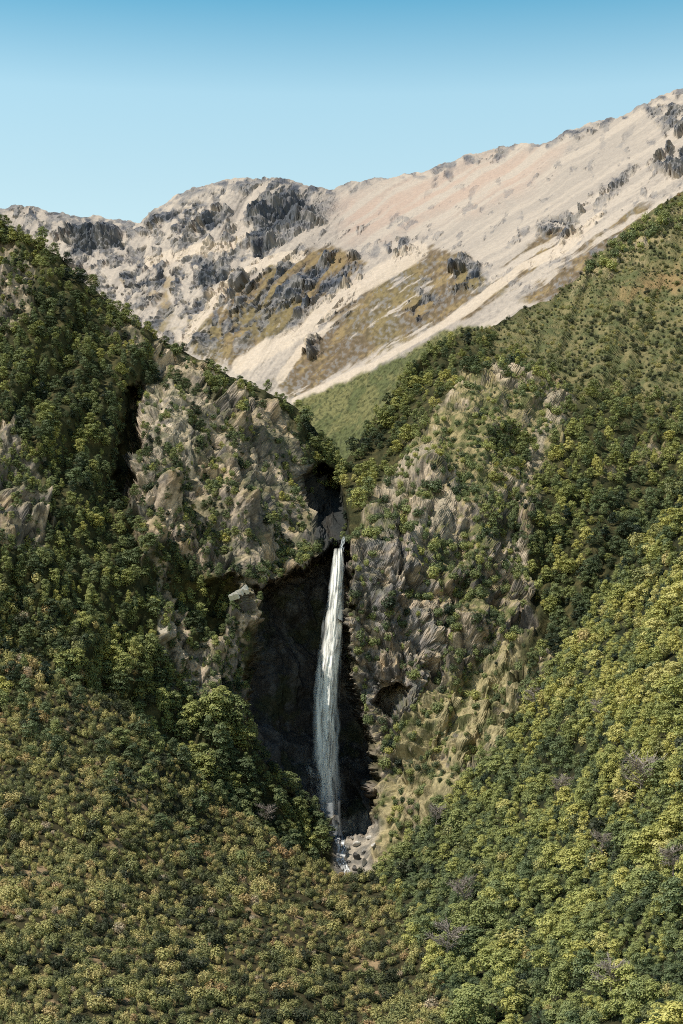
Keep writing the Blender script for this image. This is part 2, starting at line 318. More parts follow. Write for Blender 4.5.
# green valley floor under the lowest chute
gm = inside(GREEN, ud * 0.5 + Uf * 0.5, vd * 0.5 + Vf * 0.5, 2.5)
gcol = mix(np.array([0.165, 0.160, 0.072])[None, None] + 0 * col, np.array([0.105, 0.118, 0.052]), sstep(-0.3, 0.4, speck + wa))
gcol = mix(gcol, np.array([0.055, 0.062, 0.030]), 0.85 * sstep(0.05, 0.4, fbm(np.stack([Uf / 3.5, Vf / 2.6, Uf * 0 + 31], -1), 3, 88)))
col = mix(col, gcol, gm)
col = col * (1 + (1 - 0.6 * smooth_scree) * (0.13 * perlin(np.stack([Uf / 1.7, Vf / 1.5, Uf * 0 + 40], -1), 91) + 0.06 * perlin(np.stack([Uf / 4, Vf / 3, Uf * 0 + 41], -1), 92)))[..., None]
far.mesh("mountain", M_FAR, col, "distant pale scree mountain with rocky crest under the sky")

# ------------------------------------------------------------------ hill with the cliff, gorge and both flanks
SPUR = [(-260, 560), (-150, 590), (0, 655), (60, 678), (120, 705), (170, 752), (230, 806), (290, 848), (340, 876), (380, 872), (420, 830), (450, 800), (485, 762), (520, 722), (560, 660), (600, 600), (640, 545), (683, 488), (760, 415), (860, 330), (960, 260)]
hill = Sheet(
    foot=[(u, v + 60) for u, v in SPUR],
    crest=[(-260, 90), (-100, 165), (-30, 205), (0, 222), (30, 236), (60, 258), (90, 288), (120, 312), (150, 333), (180, 350), (205, 362), (230, 377), (255, 386), (280, 398), (300, 412), (315, 428), (330, 452), (343, 466), (354, 449), (366, 429), (389, 397), (412, 366), (440, 345), (466, 331), (490, 328), (520, 312), (550, 298), (575, 280), (595, 258), (620, 232), (650, 212), (683, 192), (760, 140), (860, 90), (960, 40)],
    u0=-260, u1=940, du=1.1, dv=1.05, back=260, fall=0.75, crest_noise=2.5,
    depth_pts=[(-260, 90, 1090), (-260, 400, 840), (-260, 640, 720), (0, 215, 960), (0, 400, 805), (0, 550, 722), (0, 700, 668), (100, 310, 930), (100, 450, 832), (100, 600, 745), (100, 760, 700), (200, 362, 950), (200, 480, 860), (200, 580, 805), (200, 680, 768), (200, 840, 692),
               (260, 400, 960), (260, 500, 868), (250, 585, 808), (250, 700, 784), (250, 870, 698), (300, 430, 975), (300, 520, 880), (300, 570, 828), (300, 700, 812), (300, 890, 706), (250, 770, 752), (300, 810, 772), (337, 480, 965), (337, 520, 885), (337, 548, 836), (337, 700, 820), (337, 830, 800), (337, 920, 745),
               (370, 440, 1040), (370, 500, 905), (370, 545, 845), (370, 700, 812), (370, 800, 790), (380, 910, 730), (420, 375, 1090), (420, 460, 930), (420, 560, 850), (420, 680, 808), (420, 780, 765), (430, 880, 700), (480, 330, 1180), (480, 400, 1010), (480, 500, 905), (480, 600, 850), (480, 700, 800), (480, 820, 725),
               (540, 300, 1330), (540, 400, 1045), (540, 500, 940), (540, 600, 862), (540, 760, 765), (600, 250, 1500), (600, 340, 1210), (600, 440, 1010), (600, 540, 890), (600, 660, 790), (683, 190, 1660), (683, 300, 1350), (683, 400, 1110), (683, 500, 955), (683, 600, 840), (960, 40, 1900), (960, 300, 1250), (960, 420, 950)])
Uh, Vh = hill.U, hill.V
wq = np.stack([Uh / 11, Vh / 14, Uh * 0], -1)
wu, wv = fbm(wq, 3, 101), fbm(wq, 3, 103)
def carve(poly, depth, soft, warp=2.0):
    hill.D += depth * inside(dist_raster(poly), Uh + warp * wu, Vh + warp * wv, soft)
AMPHI = [(249, 596), (262, 584), (280, 580), (305, 570), (322, 556), (332, 549), (346, 546), (350, 560), (348, 640), (353, 690), (371, 742), (377, 790), (372, 828), (340, 842), (312, 806), (275, 768), (244, 735), (246, 690), (256, 650), (252, 620)]
carve(AMPHI, 44, 4.0, 6.0)
carve([(303, 476), (322, 464), (338, 478), (348, 520), (349, 541), (326, 542), (314, 532), (306, 510)], 46, 4)
carve([(124, 383), (141, 388), (136, 440), (133, 505), (117, 510), (118, 440)], 28, 4.5, 5.0)
carve([(372, 700), (382, 684), (398, 680), (409, 688), (406, 706), (388, 714)], 30, 2.5)
carve([(492, 430), (528, 425), (524, 470), (508, 505), (492, 490)], 12, 6)
carve([(204, 585), (232, 574), (240, 580), (232, 606), (222, 640), (206, 640)], 12, 4)
carve([(398, 520), (407, 515), (407, 560), (400, 575)], 9, 2)
carve([(480, 505), (520, 500), (520, 540), (490, 545)], 8, 5)
carve([(530, 400), (548, 396), (540, 440), (528, 440)], 8, 4)
carve([(600, 470), (650, 440), (683, 440), (683, 470), (640, 500), (590, 540), (560, 590), (545, 570)], 10, 10)
hill.D -= 9 * inside(dist_raster([(500, 375), (518, 362), (545, 378), (520, 392)]), Uh, Vh, 5)
hill.D -= 10 * inside(dist_raster([(586, 262), (640, 215), (660, 222), (640, 250), (600, 272)]), Uh, Vh, 6)
hill.D -= 14 * inside(dist_raster([(140, 395), (190, 385), (300, 430), (320, 480), (240, 590), (200, 590), (140, 560)]), Uh, Vh, 16)
# smaller spurs and gullies on the open flanks
gl = fbm(np.stack([(Uh + 0.35 * Vh) / 34, Vh / 120, Uh * 0], -1), 3, 111)
hill.D *= 1 - 0.016 * gl * (1 - inside(dist_raster([(300, 450), (360, 450), (400, 560), (400, 900), (230, 900), (230, 580)]), Uh, Vh, 20))
# where rock shows and where grass shows
ROCKL = union([[(-40, 236), (20, 246), (32, 275), (30, 312), (12, 328), (-40, 336)], [(-40, 425), (12, 432), (40, 470), (48, 520), (40, 552), (10, 545), (-40, 530)],
               [(136, 388), (170, 384), (215, 398), (262, 398), (292, 420), (300, 450), (318, 480), (335, 520), (335, 550), (300, 572), (250, 590), (232, 572), (205, 575), (196, 560), (160, 540), (140, 560), (128, 500), (136, 440)],
               [(150, 348), (205, 362), (230, 385), (200, 390), (160, 370)], [(150, 560), (168, 558), (162, 640), (176, 690), (250, 720), (243, 640), (250, 596), (236, 590), (225, 640), (190, 650), (172, 600)], [(108, 320), (135, 330), (150, 352), (130, 350)]])
ROCKR = union([[(470, 362), (490, 356), (522, 362), (548, 376), (575, 400), (566, 430), (545, 470), (532, 520), (525, 570), (535, 620), (515, 690), (480, 735), (440, 790), (400, 830), (372, 862), (352, 870), (340, 832), (376, 826), (384, 760), (360, 705), (350, 640), (352, 548), (370, 500), (400, 460), (440, 410)],
               [(515, 690), (548, 690), (520, 745), (450, 822), (400, 870), (360, 900), (360, 862), (400, 830), (440, 790), (480, 735)], [(545, 655), (562, 650), (557, 700), (520, 730), (512, 712)], [(575, 275), (600, 250), (672, 205), (690, 215), (640, 262), (590, 280), (570, 300)], [(610, 450), (660, 435), (683, 450), (640, 470), (600, 480)]])
rl = inside(ROCKL, Uh + 9 * wu, Vh + 9 * wv, 5); rr = inside(ROCKR, Uh + 7 * wu, Vh + 7 * wv, 4); am = inside(dist_raster(AMPHI), Uh, Vh, 6)
hill.build(); Hn = hill.normals(hill.P)
def blur(a, k):
    for ax in (0, 1):
        pad = [(0, 0)] * a.ndim; pad[ax] = (k + 1, k); c = np.cumsum(np.pad(a, pad, mode='edge'), axis=ax)
        n = a.shape[ax]; a = (np.take(c, range(2 * k + 1, 2 * k + 1 + n), ax) - np.take(c, range(0, n), ax)) / (2 * k + 1)
    return a
Hn = blur(blur(Hn, 9), 9); Hn /= np.linalg.norm(Hn, axis=-1)[..., None]
rk = np.clip(np.maximum.reduce([rl, rr, am]), 0, 1)
S = np.array([1, 1, 0.45])
fa, ea = facets(hill.P / 15.0 * S, 121, 0.8); fb, eb = facets(hill.P / 5.5 * np.array([1, 1, 0.6]), 127, 0.9); fc, ec = facets(hill.P / 2.1, 131)
lump = fbm(hill.P / 38, 3, 133); groove = ridged(hill.P / 13 * np.array([1, 1, 0.28]), 4, 137)
cliffy = inside(dist_raster([(345, 540), (420, 515), (450, 560), (450, 690), (400, 740), (372, 700), (345, 640)]), Uh + 9 * wu, Vh + 9 * wv, 10)
hq = hill.P + 3.5 * np.stack([perlin(hill.P / 14, 154), perlin(hill.P / 14, 155), perlin(hill.P / 14, 156)], -1)
hq = np.stack([hq[..., 0] + 0.25 * hq[..., 2], hq[..., 1], hq[..., 2] * 0.62], -1)
bedm = inside(dist_raster([(330, 820), (362, 808), (388, 820), (378, 850), (380, 890), (350, 920), (326, 890)]), Uh, Vh, 8)
rocky = 9.5 * billow(hq / 34, 157) + 5.5 * billow(hq / 15, 158) + 3.0 * billow(hq / 6.5, 159) + 1.2 * billow(hq / 3, 160)
stain0 = ridged(np.stack([(hill.P[..., 0] + 0.35 * hill.P[..., 2]) / 24, hill.P[..., 1] / 24, hill.P[..., 2] / 50], -1), 3, 150)
up = sstep(540, 430, Vh) * sstep(350, 390, Uh)
amp = (1 - 0.5 * up) * 0.45 + (1 - 0.5 * up) * 0.75 * sstep(-0.25, 0.45, fbm(hill.P / 42, 3, 134) + 0.5 * cliffy)
disp = rk * (amp * (0.9 * fb + 0.5 * fc + 1.3 * cliffy * groove + rocky) + 5 * lump + 0.5 * fbm(hill.P / 4, 3, 138)) + (1 - rk) * (3.5 * lump + 0.8 * fbm(hill.P / 7, 3, 139))
disp *= (0.3 + 0.7 * sstep(0, 18, Vh - hill.crest[None])) * (1 - 0.88 * bedm)
hill.P = hill.P + Hn * disp[..., None]
Hn2 = hill.normals(hill.P)
n1, n2 = fbm(hill.P / 22, 4, 141), fbm(hill.P / 6, 4, 143)
wall_shade = inside(dist_raster(AMPHI), Uh, Vh, 14)
rc = mix(np.array([0.46, 0.375, 0.292])[None, None] + 0 * hill.P, np.array([0.17, 0.15, 0.135]), sstep(-0.25, 0.25, n1 + 0.6 * n2))
rc = mix(rc, np.array([0.44, 0.32, 0.20]), sstep(0.1, 0.55, fbm(hill.P / 30, 3, 147) + 0.35 * n2) * 0.7)
greyc = inside(dist_raster([(350, 545), (420, 520), (440, 600), (440, 680), (400, 720), (355, 700)]), Uh + 8 * wu, Vh + 8 * wv, 14)
rc = mix(rc, np.array([0.235, 0.225, 0.235]), greyc * 0.85 * sstep(-0.5, 0.3, n2))
palel = inside(dist_raster([(136, 390), (185, 390), (200, 440), (190, 480), (150, 450)]), Uh + 8 * wu, Vh + 8 * wv, 8)
rc = mix(rc, np.array([0.58, 0.49, 0.40]), palel * 0.7)
shade_streak = fbm(np.stack([hill.P[..., 0] / 7, hill.P[..., 1] / 7, hill.P[..., 2] / 28], -1), 4, 149)
rc = mix(rc, np.array([0.10, 0.098, 0.10]), sstep(0.12, 0.5, shade_streak) * 0.75)  # dark upright streaks painted in for deep crevice shade
PALE = union([[(405, 402), (450, 384), (455, 400), (420, 418)], [(540, 392), (572, 400), (566, 428), (545, 420)], [(486, 360), (520, 360), (540, 372), (530, 388), (500, 380)], [(374, 492), (410, 455), (442, 438), (432, 465), (395, 502)], [(400, 520), (430, 500), (470, 480), (450, 520), (415, 540)], [(530, 430), (550, 425), (545, 460), (528, 470)], [(500, 545), (530, 540), (528, 570), (505, 572)]])
pl = inside(PALE, Uh + 8 * wu, Vh + 8 * wv, 4)
rc = mix(rc, np.array([0.56, 0.47, 0.37]), pl * 0.75 * sstep(-0.5, 0.1, n2 + 0.2))
crack = np.maximum.reduce([1 - sstep(0.015, 0.075, np.abs(perlin(hq / 15, 158))), 0.9 * (1 - sstep(0.02, 0.10, np.abs(perlin(hq / 6.5, 159)))), 0.6 * (1 - sstep(0.03, 0.14, np.abs(perlin(hq / 3.0, 160))))]) * sstep(-0.5, 0.1, n2 + 0.2)
rc = mix(rc, np.array([0.055, 0.050, 0.047]), crack * 0.8)
rc = rc * (0.86 + 0.28 * ((fb * 1.3 + 0.5) % 1.0))[..., None]
gr = mix(np.array([0.32, 0.265, 0.14])[None, None] + 0 * hill.P, np.array([0.115, 0.122, 0.050]), sstep(-0.25, 0.35, n2 + 0.5 * n1))
grassy = sstep(0.30, 0.62, 0.16 * up + Hn2[..., 2] + 0.30 * n1 + 0.16 * n2) * (1 - am)
lowgrass = inside(dist_raster([(430, 690), (520, 640), (545, 690), (520, 745), (450, 822), (400, 870), (362, 890), (365, 850), (385, 800), (400, 740)]), Uh + 5 * wu, Vh + 5 * wv, 8)
pale_grass = np.array([0.40, 0.34, 0.19])
cl = mix(rc, gr, grassy * (0.5 + 0.45 * rr) * (1 - 0.6 * greyc) * (1 - 0.7 * pl))
cl = mix(cl, mix(pale_grass[None, None] + 0 * cl, gr, sstep(-0.2, 0.4, n2)), lowgrass * 0.85 * sstep(-0.5, -0.05, n1 - 0.5 * n2 + 0.2))
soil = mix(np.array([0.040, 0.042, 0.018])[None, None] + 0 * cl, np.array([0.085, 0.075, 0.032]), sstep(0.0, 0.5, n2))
HEATH = dist_raster([(470, 335), (520, 312), (575, 282), (620, 236), (683, 192), (960, 20), (960, 330), (760, 400), (683, 420), (600, 405), (560, 390), (520, 360)])
heath = inside(HEATH, Uh + 8 * wu, Vh + 8 * wv, 14)
hc = mix(np.array([0.205, 0.180, 0.088])[None, None] + 0 * cl, np.array([0.115, 0.125, 0.056]), sstep(-0.3, 0.3, n2 + n1))
hc = mix(hc, np.array([0.29, 0.20, 0.10]), inside(union([[(618, 300), (650, 275), (700, 268), (760, 260), (760, 285), (660, 290)]]), Uh + 12 * wu, Vh + 8 * wv, 6) * 0.85)
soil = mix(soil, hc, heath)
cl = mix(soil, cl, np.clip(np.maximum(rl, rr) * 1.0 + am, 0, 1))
wall = mix(np.array([0.022, 0.026, 0.034])[None, None] + 0 * cl, np.array([0.085, 0.088, 0.095]), sstep(-0.1, 0.45, shade_streak + 0.6 * n2))
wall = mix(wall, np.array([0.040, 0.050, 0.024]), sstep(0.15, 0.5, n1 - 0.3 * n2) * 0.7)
cl = mix(cl, wall, wall_shade * am * 0.92)  # the amphitheatre's shade is put into the wall colour, dark and bluish
slot_shade = inside(dist_raster([(302, 478), (322, 464), (338, 480), (347, 520), (349, 560), (322, 560), (312, 540)]), Uh, Vh, 4)
cl = mix(cl, np.array([0.032, 0.036, 0.040]), slot_shade * 0.9)  # notch and lip darkened in colour to stand for the shade there
# stony bed below the fall and the thin pale runnel on the left flank
bed = inside(dist_raster([(334, 826), (362, 812), (385, 822), (372, 850), (372, 884), (350, 910), (332, 880)]), Uh + 2 * wu, Vh + 2 * wv, 4)
cl = mix(cl, mix(np.array([0.40, 0.355, 0.30])[None, None] + 0 * cl, np.array([0.19, 0.175, 0.16]), sstep(-0.2, 0.3, n2)), bed * 0.9)
run = 1 - sstep(1.2, 3.0, rsample(dist_raster([(158, 560), (159, 590), (157, 612), (161, 628), (164, 648), (161, 662)], False), Uh + 1.5 * wu, Vh))
cl = mix(cl, np.array([0.48, 0.43, 0.35]), run * 0.8)
track = 1 - sstep(1.5, 4, rsample(dist_raster([(0, 536), (14, 545), (30, 549), (46, 546)], False), Uh + 2 * wu, Vh + 2 * wv))
cl = mix(cl, np.array([0.38, 0.31, 0.22]), track * 0.85)
HILLCOL = cl
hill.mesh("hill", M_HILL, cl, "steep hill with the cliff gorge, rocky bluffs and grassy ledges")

# ------------------------------------------------------------------ near ground: scrub slope and forested spur
near = Sheet(
    foot=[(-260, 1300), (960, 1300)], crest=SPUR, u0=-410, u1=1090, du=2.2, dv=2.2, back=160, fall=0.7,
    depth_pts=[(-260, 560, 690), (-150, 600, 640), (0, 655, 615), (120, 705, 625), (230, 806, 640), (340, 876, 655), (380, 872, 640), (450, 800, 640), (520, 722, 640), (600, 600, 655), (683, 488, 690), (850, 350, 720), (960, 260, 740), (-260, 1024, 310), (0, 1024, 330), (200, 1024, 345), (400, 1024, 385), (520, 1024, 365), (683, 1024, 305), (960, 1024, 250), (0, 1300, 180), (400, 1300, 200), (683, 1300, 175), (960, 1300, 150), (-260, 1300, 170), (100, 860, 455), (300, 950, 440), (0, 800, 480), (683, 750, 430), (560, 850, 475), (450, 930, 465), (620, 680, 530)])
near.build(); Nn = near.normals(near.P)
near.P = near.P + Nn * (3.0 * fbm(near.P / 45, 3, 151) + 0.7 * fbm(near.P / 9, 3, 153))[..., None] * sstep(0, 40, near.V - near.crest[None])[..., None]
m1, m2 = fbm(near.P / 18, 4, 155), fbm(near.P / 4, 3, 157)
leftslope = inside(dist_raster([(-260, 500), (120, 690), (340, 870), (400, 900), (440, 960), (470, 1300), (-260, 1300)]), near.U, near.V, 20)
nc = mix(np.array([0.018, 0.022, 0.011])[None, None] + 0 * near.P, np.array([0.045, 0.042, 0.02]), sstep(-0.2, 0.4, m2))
nl = mix(np.array([0.050, 0.044, 0.022])[None, None] + 0 * near.P, np.array([0.30, 0.215, 0.125]), sstep(0.42, 0.7, m1 + 0.5 * m2))
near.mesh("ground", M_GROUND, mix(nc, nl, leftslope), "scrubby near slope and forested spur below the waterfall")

# ------------------------------------------------------------------ plants: one model of each sort
def quads_from(cent, nrm, size, rng):
    n = len(cent); r = rng.normal(size=(n, 3)); t = np.cross(nrm, r); t /= np.linalg.norm(t, axis=1)[:, None] + 1e-9; b = np.cross(nrm, t)
    s = (size * rng.uniform(0.6, 1.35, n))[:, None]; k = rng.uniform(0.55, 1.0, n)[:, None]
    v = np.stack([cent - t * s, cent - b * s * k * 0.8, cent + t * s, cent + b * s * k], 1).reshape(-1, 3)
    return v, np.arange(n * 4).reshape(n, 4)
def beech_crown(seed, tiers=13, leaves=2300, leaf=0.031):
    """crown of a unit-height tree built from flat sprays in layers around the trunk"""
    rng = np.random.default_rng(seed); cs, ns = [], []
    for k in range(tiers):
        h = (k + rng.uniform(0, 1)) / tiers
        spread = 0.50 * (math.sin(math.pi * (0.18 + 0.78 * h)) ** 0.8) * rng.uniform(0.65, 1.1)
        a = k * 2.4 + rng.uniform(-0.5, 0.5); off = spread * rng.uniform(0.35, 0.85) * (0.25 if h > 0.9 else 1)
        c = np.array([math.cos(a) * off, math.sin(a) * off, 0.22 + 0.72 * h])
        r = rng.uniform(0.19, 0.31) * (1.05 - 0.35 * h); fl = rng.uniform(0.55, 0.85)
        m = int(leaves / tiers); d = rng.normal(size=(m, 3)); d /= np.linalg.norm(d, axis=1)[:, None]
        d[:, 2] = np.where(rng.uniform(size=m) < 0.8, np.abs(d[:, 2]), d[:, 2])
        lump = 1 + 0.22 * np.sin(d[:, 0] * 7 + k) * np.cos(d[:, 1] * 6 + 2 * k)
        p = c + d * np.array([r, r, r * fl]) * (lump * rng.uniform(0.72, 1.08, m))[:, None]
        nn = d * np.array([0.75, 0.75, 0.8]) + np.array([0, 0, 0.75]) + rng.normal(size=(m, 3)) * 0.26
        cs.append(p); ns.append(nn / np.linalg.norm(nn, axis=1)[:, None])
    return quads_from(np.concatenate(cs), np.concatenate(ns), leaf, rng)
def bush_crown(seed, lobes=7, leaves=620, leaf=0.055, up=0.5):
    rng = np.random.default_rng(seed); cs, ns = [], []
    for k in range(lobes):
        a = rng.uniform(0, 6.28); off = rng.uniform(0.05, 0.32); c = np.array([math.cos(a) * off, math.sin(a) * off, rng.uniform(0.28, 0.62)])
        r = rng.uniform(0.2, 0.34); m = leaves // lobes; d = rng.normal(size=(m, 3)); d /= np.linalg.norm(d, axis=1)[:, None]
        p = c + d * r * np.array([1, 1, rng.uniform(0.8, 1.3)]) * rng.uniform(0.65, 1.12, m)[:, None]; p[:, 2] = np.maximum(p[:, 2], 0.02)
        nn = d + np.array([0, 0, up + 0.2]) + rng.normal(size=(m, 3)) * 0.3
        cs.append(p); ns.append(nn / np.linalg.norm(nn, axis=1)[:, None])
    return quads_from(np.concatenate(cs), np.concatenate(ns), leaf, rng)
def tube(pts, rad, sides=6):
    pts = np.array(pts, float); V, Fc = [], []
    for k, p in enumerate(pts):
        d = pts[min(k + 1, len(pts) - 1)] - pts[max(k - 1, 0)]; d /= np.linalg.norm(d) + 1e-9
        x = np.cross(d, [0.31, 0.9, 0.2]); x /= np.linalg.norm(x) + 1e-9; y = np.cross(d, x)
        for j in range(sides):
            an = 2 * math.pi * j / sides; V.append(p + (x * math.cos(an) + y * math.sin(an)) * rad[k])
        if k:
            for j in range(sides): Fc.append(((k - 1) * sides + j, (k - 1) * sides + (j + 1) % sides, k * sides + (j + 1) % sides, k * sides + j))
    return V, Fc
def merge(parts):
    V, Fc = [], []
    for v, f in parts:
        o = len(V); V.extend(v); Fc.extend([tuple(i + o for i in q) for q in f])
    return np.array(V), np.array(Fc)
def trunk_mesh(seed, limbs=6, thick=0.022, top=0.86):
    rng = np.random.default_rng(seed); parts = []
    base = [np.array([0, 0, -0.25])]; 
    for k in range(1, 8): base.append(np.array([rng.uniform(-.03, .03), rng.uniform(-.03, .03), -0.25 + (top + 0.25) * k / 7]))
    parts.append(tube(base, [thick * (1.25 - 1.1 * k / 7) for k in range(8)]))
    for k in range(limbs):
        s = base[2 + k % 5]; a = k * 2.4 + rng.uniform(-.4, .4); L = rng.uniform(0.2, 0.34)
        pts = [s, s + np.array([math.cos(a) * L * .5, math.sin(a) * L * .5, L * .35]), s + np.array([math.cos(a) * L, math.sin(a) * L, L * .55])]
        parts.append(tube(pts, [thick * .5, thick * .33, thick * .12], 5))
    return merge(parts)
def dead_crown(seed, n=110):
    rng = np.random.default_rng(seed); parts = []
    for k in range(n // 6):
        a = k * 2.4 + rng.uniform(-.4, .4); h = rng.uniform(0.3, 0.8); L = rng.uniform(0.25, 0.45); s = np.array([0, 0, h])
        e = s + np.array([math.cos(a) * L, math.sin(a) * L, L * rng.uniform(.3, .9)]); mid = (s + e) / 2 + rng.normal(size=3) * .03
        parts.append(tube([s, mid, e], [.016, .011, .004], 4))
        for j in range(22):
            t = rng.uniform(.25, 1); q = s + (e - s) * t; d = rng.normal(size=3) + np.array([math.cos(a), math.sin(a), .9]); d /= np.linalg.norm(d); l = rng.uniform(.08, .2)
            parts.append(tube([q, q + d * l * .5 + rng.normal(size=3) * .01, q + d * l], [.007, .006, .002], 3))
    return merge(parts)

B = [beech_crown(200 + k, tiers=(7, 9, 6, 10, 8, 12)[k]) for k in range(6)]
S_ = [bush_crown(300 + k, lobes=5 + k % 4) for k in range(6)]
protos = {'beech': [], 'bush': []}
def data_mesh(name, v, f, mat):
    o = mesh_obj(name, v, f, mat); me = o.data; bpy.data.objects.remove(o); return me
BEECH_ME = [data_mesh('beech_crown', v, f, M_BEECH) for v, f in B]
BUSH_ME = [data_mesh('bush_crown', v, f, M_SCRUB) for v, f in S_]
GREENBUSH_ME = [data_mesh('shrub_crown', v, f, M_BEECH) for v, f in S_[:4]]
TRUNK_ME = [data_mesh('trunk', *trunk_mesh(400 + k), M_BARK) for k in range(3)]
STEM_ME = [data_mesh('stem', *trunk_mesh(420 + k, 5, 0.03, 0.6), M_BARK) for k in range(3)]
DEADT_ME = [data_mesh('trunk', *trunk_mesh(440 + k, 5, 0.022, 0.9), M_DEAD) for k in range(3)]
DEADC_ME = [data_mesh('branches', *dead_crown(460 + k), M_DEAD) for k in range(3)]

# ------------------------------------------------------------------ where plants grow
def scatter(sheet, region, spacing_fn, tries, density_fn=None, seed=1, margin=0):
    """points kept apart by a distance (in pixels of the land's own outline grid) that varies over the land"""
    rng = np.random.default_rng(seed); cell = {}; res = []
    u0, u1, v0, v1 = region; us = rng.uniform(u0, u1, tries); vs = rng.uniform(v0, v1, tries)
    cr = np.interp(us, sheet.us, sheet.crest); ok = vs > cr - 0.5; us, vs = us[ok], vs[ok]
    sp = spacing_fn(us, vs); den = density_fn(us, vs) if density_fn else np.ones(len(us))
    keep = rng.uniform(size=len(us)) < den
    G = 8.0
    for u, v, s in zip(us[keep], vs[keep], sp[keep]):
        ci, cj = int(u // G), int(v // G); R = int(s // G) + 1; bad = False
        for a in range(ci - R, ci + R + 1):
            for b in range(cj - R, cj + R + 1):
                for (pu, pv, ps) in cell.get((a, b), ()):
                    m = 0.5 * (s + ps)
                    if (pu - u) ** 2 + (pv - v) ** 2 * 1.5 < m * m: bad = True; break
                if bad: break
            if bad: break
        if not bad: cell.setdefault((ci, cj), []).append((u, v, s)); res.append((u, v, s))
    return np.array(res)
def n2d(u, v, sc, s, o=3): return fbm(np.stack([u / sc, v / sc, u * 0 + 0.5], -1), o, s)
plants = []      # dict(kind, zone, u, v, size, pos, tone, mesh, rot)
def add(kind, zone, sheet, pts, hfac, tone_fn, sink=0.12, vary=0.45):
    if len(pts) == 0: return
    if sheet is hill: pts = pts[~((pts[:, 0] > 121) & (pts[:, 0] < 137) & (pts[:, 1] > 392) & (pts[:, 1] < 502))]
    pts = pts[~((pts[:, 0] > 306) & (pts[:, 0] < 345) & (pts[:, 1] > 492) & (pts[:, 1] < 548) & (pts[:, 1] > 492 + (322 - pts[:, 0]) * 0.9))]
    pts = pts[np.hypot(pts[:, 0] - 242, (pts[:, 1] - 597) * 0.8) > 10]
    P = sheet.at(pts[:, 0], pts[:, 1]); tn = tone_fn(pts[:, 0], pts[:, 1]); r = np.random.default_rng(len(plants) + 5)
    for (u, v, s), p, t in zip(pts, P, tn):
        h = s * hfac * p[1] / F * r.uniform(1 - vary, 1 + vary)
        plants.append(dict(kind=kind, zone=zone, u=u, v=v, h=h, px=h * F / p[1], pos=p - np.array([0, 0, sink * h]), tone=float(np.clip(t + r.normal() * (0.23 if kind == 'bush' else 0.15), 0.02, 0.98)), rot=r.uniform(0, 6.28), m=int(r.integers(0, 1000)), sq=r.uniform(0.62, 1.15), tilt=r.normal(size=2) * 0.07))
# forested spur on the right
spurR = dist_raster([(378, 872), (420, 830), (485, 762), (520, 722), (560, 660), (600, 600), (683, 488), (760, 415), (860, 330), (1080, 300), (1080, 1150), (470, 1150), (440, 990), (400, 915)])
def den_spur(u, v): return inside(spurR, u, v, 8)
def near_scale(u, v): return near.at(u, v)[:, 1]
pts = scatter(near, (365, 950, 300, 1130), lambda u, v: np.clip(6.3 * F / near_scale(u, v) * 0.82 * (0.85 + 0.5 * n2d(u, v, 40, 501)), 8, 34) * 0.52, 44000, den_spur, 3)
add('beech', 'spur', near, pts, 2.3, lambda u, v: 0.55 + 0.28 * n2d(u, v, 45, 503) + 0.2 * (inside(dist_raster([(560, 660), (683, 488), (760, 415), (760, 760), (600, 760)]), u, v, 30)) - 0.12 * inside(dist_raster([(400, 850), (520, 800), (560, 900), (480, 1000), (420, 940)]), u, v, 30))
pts = scatter(near, (385, 800, 400, 1130), lambda u, v: u * 0 + 24.0, 1500, lambda u, v: den_spur(u, v) * sstep(-0.1, 0.2, n2d(u, v, 50, 505)), 4)
add('bush', 'spur', near, pts, 0.85, lambda u, v: 0.34 + 0.25 * n2d(u, v, 40, 506), sink=0.0, vary=0.4)
# scrub slope on the left
def den_scrub(u, v): return inside(dist_raster([(-400, 500), (-260, 500), (-150, 588), (0, 653), (60, 676), (120, 703), (170, 750), (230, 804), (290, 846), (340, 874), (385, 880), (415, 930), (450, 1000), (480, 1150), (-400, 1150)]), u, v, 8) * sstep(-1.0, -0.45, n2d(u, v, 34, 511, 4))
pts = scatter(near, (-250, 490, 540, 1130), lambda u, v: np.clip(2.5 * F / near_scale(u, v) * (0.95 + 0.6 * n2d(u, v, 30, 513)), 4.2, 22) * 0.66, 60000, den_scrub, 5)
add('bush', 'scrub', near, pts, 2.0, lambda u, v: 0.33 + 0.30 * n2d(u, v, 26, 515, 4), sink=0.08, vary=0.35)
pts = scatter(hill, (-120, 150, 530, 760), lambda u, v: 6.5 * (0.9 + 0.6 * n2d(u, v, 20, 516)), 6000, lambda u, v: inside(dist_raster([(-260, 470), (0, 575), (70, 620), (130, 655), (150, 720), (100, 740), (-260, 690)]), u, v, 25) * sstep(-0.3, 0.3, n2d(u, v, 30, 517)), 6)
add('bush', 'hill foot', hill, pts, 2.0, lambda u, v: 0.34 + 0.25 * n2d(u, v, 26, 518), vary=0.35)
pts = scatter(near, (-120, 330, 560, 900), lambda u, v: u * 0 + 15.0, 1500, lambda u, v: inside(dist_raster([(-260, 480), (0, 640), (120, 690), (230, 790), (330, 860), (330, 890), (200, 860), (90, 790), (0, 750), (-260, 700)]), u, v, 12) * sstep(-0.1, 0.4, n2d(u, v, 40, 519)), 8)
add('beech', 'scrub', near, pts, 1.5, lambda u, v: 0.30 + 0.2 * n2d(u, v, 26, 518), vary=0.3)
pts = scatter(near, (-250, 490, 540, 1130), lambda u, v: np.clip(1.1 * F / near_scale(u, v), 2.8, 7) * (1 + 0.5 * n2d(u, v, 20, 571)), 30000, lambda u, v: den_scrub(u, v) * 0.8, 21)
add('bush', 'filler', near, pts, 1.5, lambda u, v: 0.34 + 0.4 * n2d(u, v, 18, 572, 4), sink=0.05, vary=0.5)
